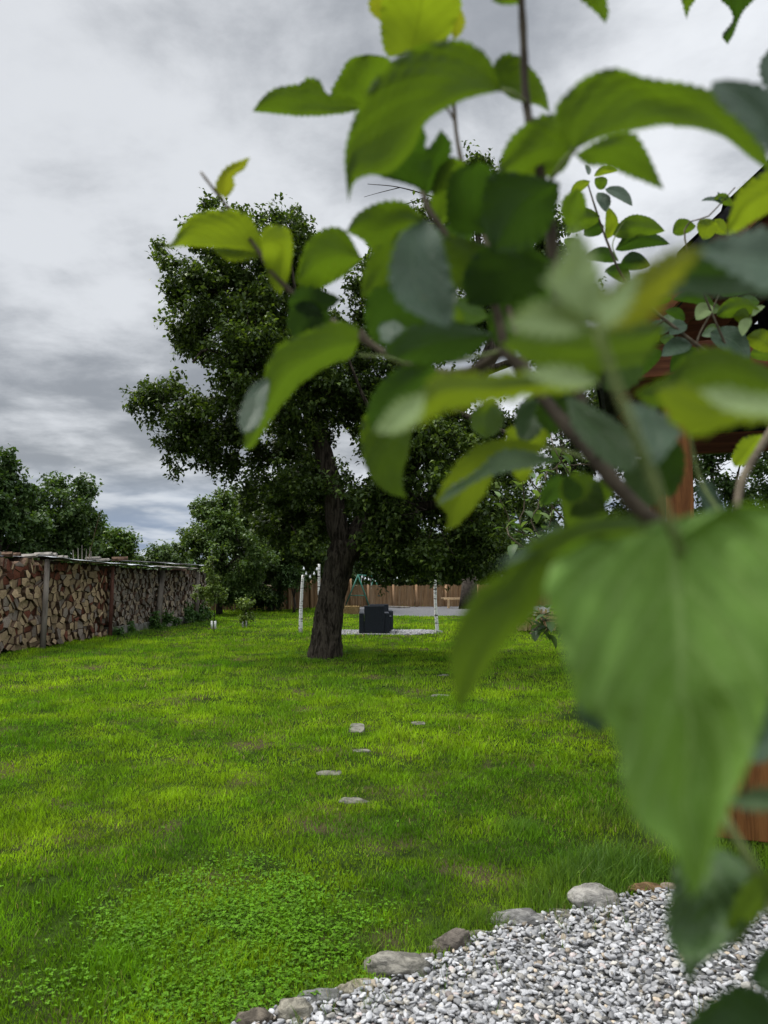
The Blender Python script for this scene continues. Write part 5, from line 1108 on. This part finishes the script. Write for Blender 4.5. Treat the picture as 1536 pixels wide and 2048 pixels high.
def tw2(pts, r0, r1, mat=M_twig): return twig(A2, [(a, c, B2+d) for a, c, d in pts], r0, r1, mat)
tw2([(1780, 900, 0), (1500, 760, 0), (1330, 640, 0), (1250, 560, 0), (1215, 485, 0), (1192, 420, 0), (1174, 362, 0)], .006, .0014)
tw2([(1236, 522, 0), (1225, 490, 0), (1240, 455, 0), (1252, 440, 0)], .0012, .0008, M_petiole)
tw2([(1600, 820, 0), (1480, 760, 0), (1395, 700, 0), (1425, 620, .02), (1438, 590, .02)], .003, .0012)
tw2([(1480, 760, 0), (1370, 480, 0), (1420, 430, 0), (1470, 375, 0)], .0025, .0010)
tw2([(1480, 700, .03), (1490, 665, .03), (1508, 620, .03)], .0014, .0008, M_petiole)
tw2([(1330, 640, 0), (1300, 660, 0), (1270, 700, 0), (1262, 740, 0)], .002, .0009)
l2 = lambda *a, **k: sleaf(A2, *a[:5], B2+a[5], a[6], **k)
for a in ((1180, 362, 1142, 398, 20, 0, 'young'), (1188, 352, 1236, 342, 16, 0, 'young'), (1208, 378, 1190, 356, 26, .01, 'under'), (1195, 385, 1212, 424, 26, -.01, 'grey'), (1210, 378, 1265, 412, 24, -.02, 'grey'), (1178, 350, 1170, 330, 10, 0, 'grey'),
          (1200, 432, 1130, 465, 44, 0, 'under'), (1208, 452, 1168, 470, 36, .02, 'old'), (1215, 478, 1214, 412, 26, .02, 'young'), (1225, 470, 1330, 462, 44, 0, 'under'), (1290, 462, 1240, 492, 22, .02, 'old'), (1230, 500, 1340, 488, 34, .03, 'old'), (1345, 466, 1392, 452, 32, .05, 'under'), (1150, 500, 1128, 478, 24, .04, 'under'),
          (1235, 520, 1170, 515, 30, .03, 'old'), (1240, 530, 1300, 530, 36, .03, 'old'), (1428, 395, 1465, 412, 22, 0, 'under'), (1430, 440, 1406, 480, 40, 0, 'young'), (1418, 446, 1452, 470, 30, .02, 'young'), (1445, 405, 1402, 402, 8, 0, 'grey'), (1440, 400, 1435, 384, 7, 0, 'grey'),
          (1430, 612, 1345, 600, 26, .02, 'old'), (1425, 612, 1392, 640, 30, 0, 'downy'), (1432, 630, 1522, 622, 38, 0, 'under'), (1500, 640, 1466, 632, 30, 0, 'young'), (1502, 636, 1484, 672, 22, -.01, 'downy'), (1505, 632, 1530, 612, 12, 0, 'downy'), (1375, 650, 1338, 668, 28, 0, 'grey'), (1340, 655, 1290, 672, 30, .02, 'grey'),
          (1292, 660, 1268, 690, 24, .02, 'young'), (1300, 664, 1318, 684, 20, .02, 'young'), (1420, 665, 1500, 722, 52, 0, 'grey'), (1494, 672, 1545, 704, 44, 0, 'young'), (1385, 690, 1322, 712, 34, 0, 'grey'), (1322, 700, 1280, 752, 36, .03, 'old'), (1275, 700, 1250, 740, 30, .03, 'old'), (1400, 700, 1340, 745, 34, .04, 'old'), (1420, 560, 1380, 578, 22, .05, 'under'),
          (1450, 700, 1420, 760, 34, .05, 'old'), (1370, 640, 1330, 622, 22, .03, 'old'), (1260, 560, 1210, 540, 34, .05, 'old'), (1440, 590, 1500, 585, 26, .05, 'old')):
    o_ = l2(*a, tilt=.7 if a[6] in ('grey', 'downy') else -.5, bend=.14)
for k in range(18):
    px, py = rnd.uniform(1240, 1536), rnd.uniform(560, 760); a = rnd.uniform(-.6, 3.7); s_ = rnd.uniform(34, 60)
    l2(px, py, px+math.cos(a)*s_, py+abs(math.sin(a))*s_*.7, s_*.5, rnd.uniform(.1, .35), ('old', 'top', 'grey', 'under')[k % 4], tilt=rnd.choice((-.5, .6)))

# third and fourth: small apple trees farther along the row
def shoot_tree(Y, root, lab, shoots, leafL, kinds, n_each):
    t_ = empty('apple_tree', root); tag(t_, lab, 'apple tree'); r = Vector(root)
    top = at(*shoots[0][-1], Y); m_ = MB(); hub = Vector((r.x-.1, r.y, 1.3)); m_.tube([r, r.lerp(hub, .5)+Vector((.03, 0, 0)), hub], [.035, .028, .02], 8, bump=.1); m_.build('trunk', M_twigd, t_, smooth=True)
    LV = []; LF = []; off = 0; cols = []
    for pts in shoots:
        P3 = [hub]+[at(*p, Y+rnd.uniform(-.15, .15)) for p in pts]; Q = catmull(np.array([p[:] for p in P3]), 24); m_ = MB(); m_.tube(Q, np.linspace(.010, .003, 24), 5); m_.build('branch', M_twig, t_)
        for k in range(n_each):
            i = int(10+13*(k+1)/n_each); b_ = Vector(Q[min(i, 23)]); a = k*2.4+rnd.uniform(-.4, .4); el = rnd.uniform(-.7, .5) if i < 21 else rnd.uniform(.2, 1.2)
            d = Vector((math.cos(a)*math.cos(el), math.sin(a)*math.cos(el), math.sin(el))); s_ = d.cross(Vector((0, 0, 1))).normalized(); up = s_.cross(d)
            Ls = leafL*rnd.uniform(.7, 1.15)*(.6 if i > 21 else 1); w = Ls*.30; b_ = b_+d*.02
            rows = 7; vs = []
            for q in range(rows):
                u = q/(rows-1); hw = w*math.sin(math.pi*u**.8)**.75 if 0 < u < 1 else 0; cc = b_+d*Ls*u-up*Ls*.35*u*u
                for s__ in (-1, 0, 1): vs.append((cc+s_*hw*s__+up*abs(s__)*hw*.35)[:])
            for q in range(rows-1):
                for c in range(2): LF.append((off+q*3+c, off+q*3+c+1, off+q*3+c+4, off+q*3+c+3))
            off += len(vs); LV += vs; cc = np.array(kinds[rnd.randrange(len(kinds))])*rnd.uniform(.8, 1.2); cols += [tuple(cc)]*len(vs)
    link('foliage', mesh_np('foliage', LV, LF, [M_leafy], np.array(cols), smooth=True), t_)
shoot_tree(4.6, (1.78, 4.7, 0), 'small apple tree with pale upright shoots between the old tree and the largest leaf',
    [[(1060, 1080), (1050, 1010), (1045, 960)], [(1080, 1070), (1078, 1010), (1083, 965)], [(1090, 1090), (1100, 1050), (1105, 1010)], [(1040, 1090), (1020, 1040), (1000, 1000)], [(1100, 980), (1120, 930), (1128, 885)], [(1060, 960), (1065, 920), (1078, 890)], [(1110, 1100), (1070, 1075), (1030, 1062)], [(1140, 950), (1110, 900), (1100, 865)], [(1120, 960), (1150, 930), (1180, 930)]], .095, [(.09, .15, .05), (.15, .22, .08), (.06, .11, .03)], 15)
shoot_tree(3.9, (1.60, 4.0, 0), 'apple seedling with large dark drooping leaves low over the lawn at right',
    [[(1100, 1230), (1060, 1230), (1035, 1255)], [(1110, 1240), (1085, 1245), (1060, 1268)], [(1120, 1250), (1100, 1255), (1085, 1270)], [(1120, 1220), (1100, 1225), (1070, 1235)]], .085, [(.035, .065, .022), (.045, .085, .03)], 11)
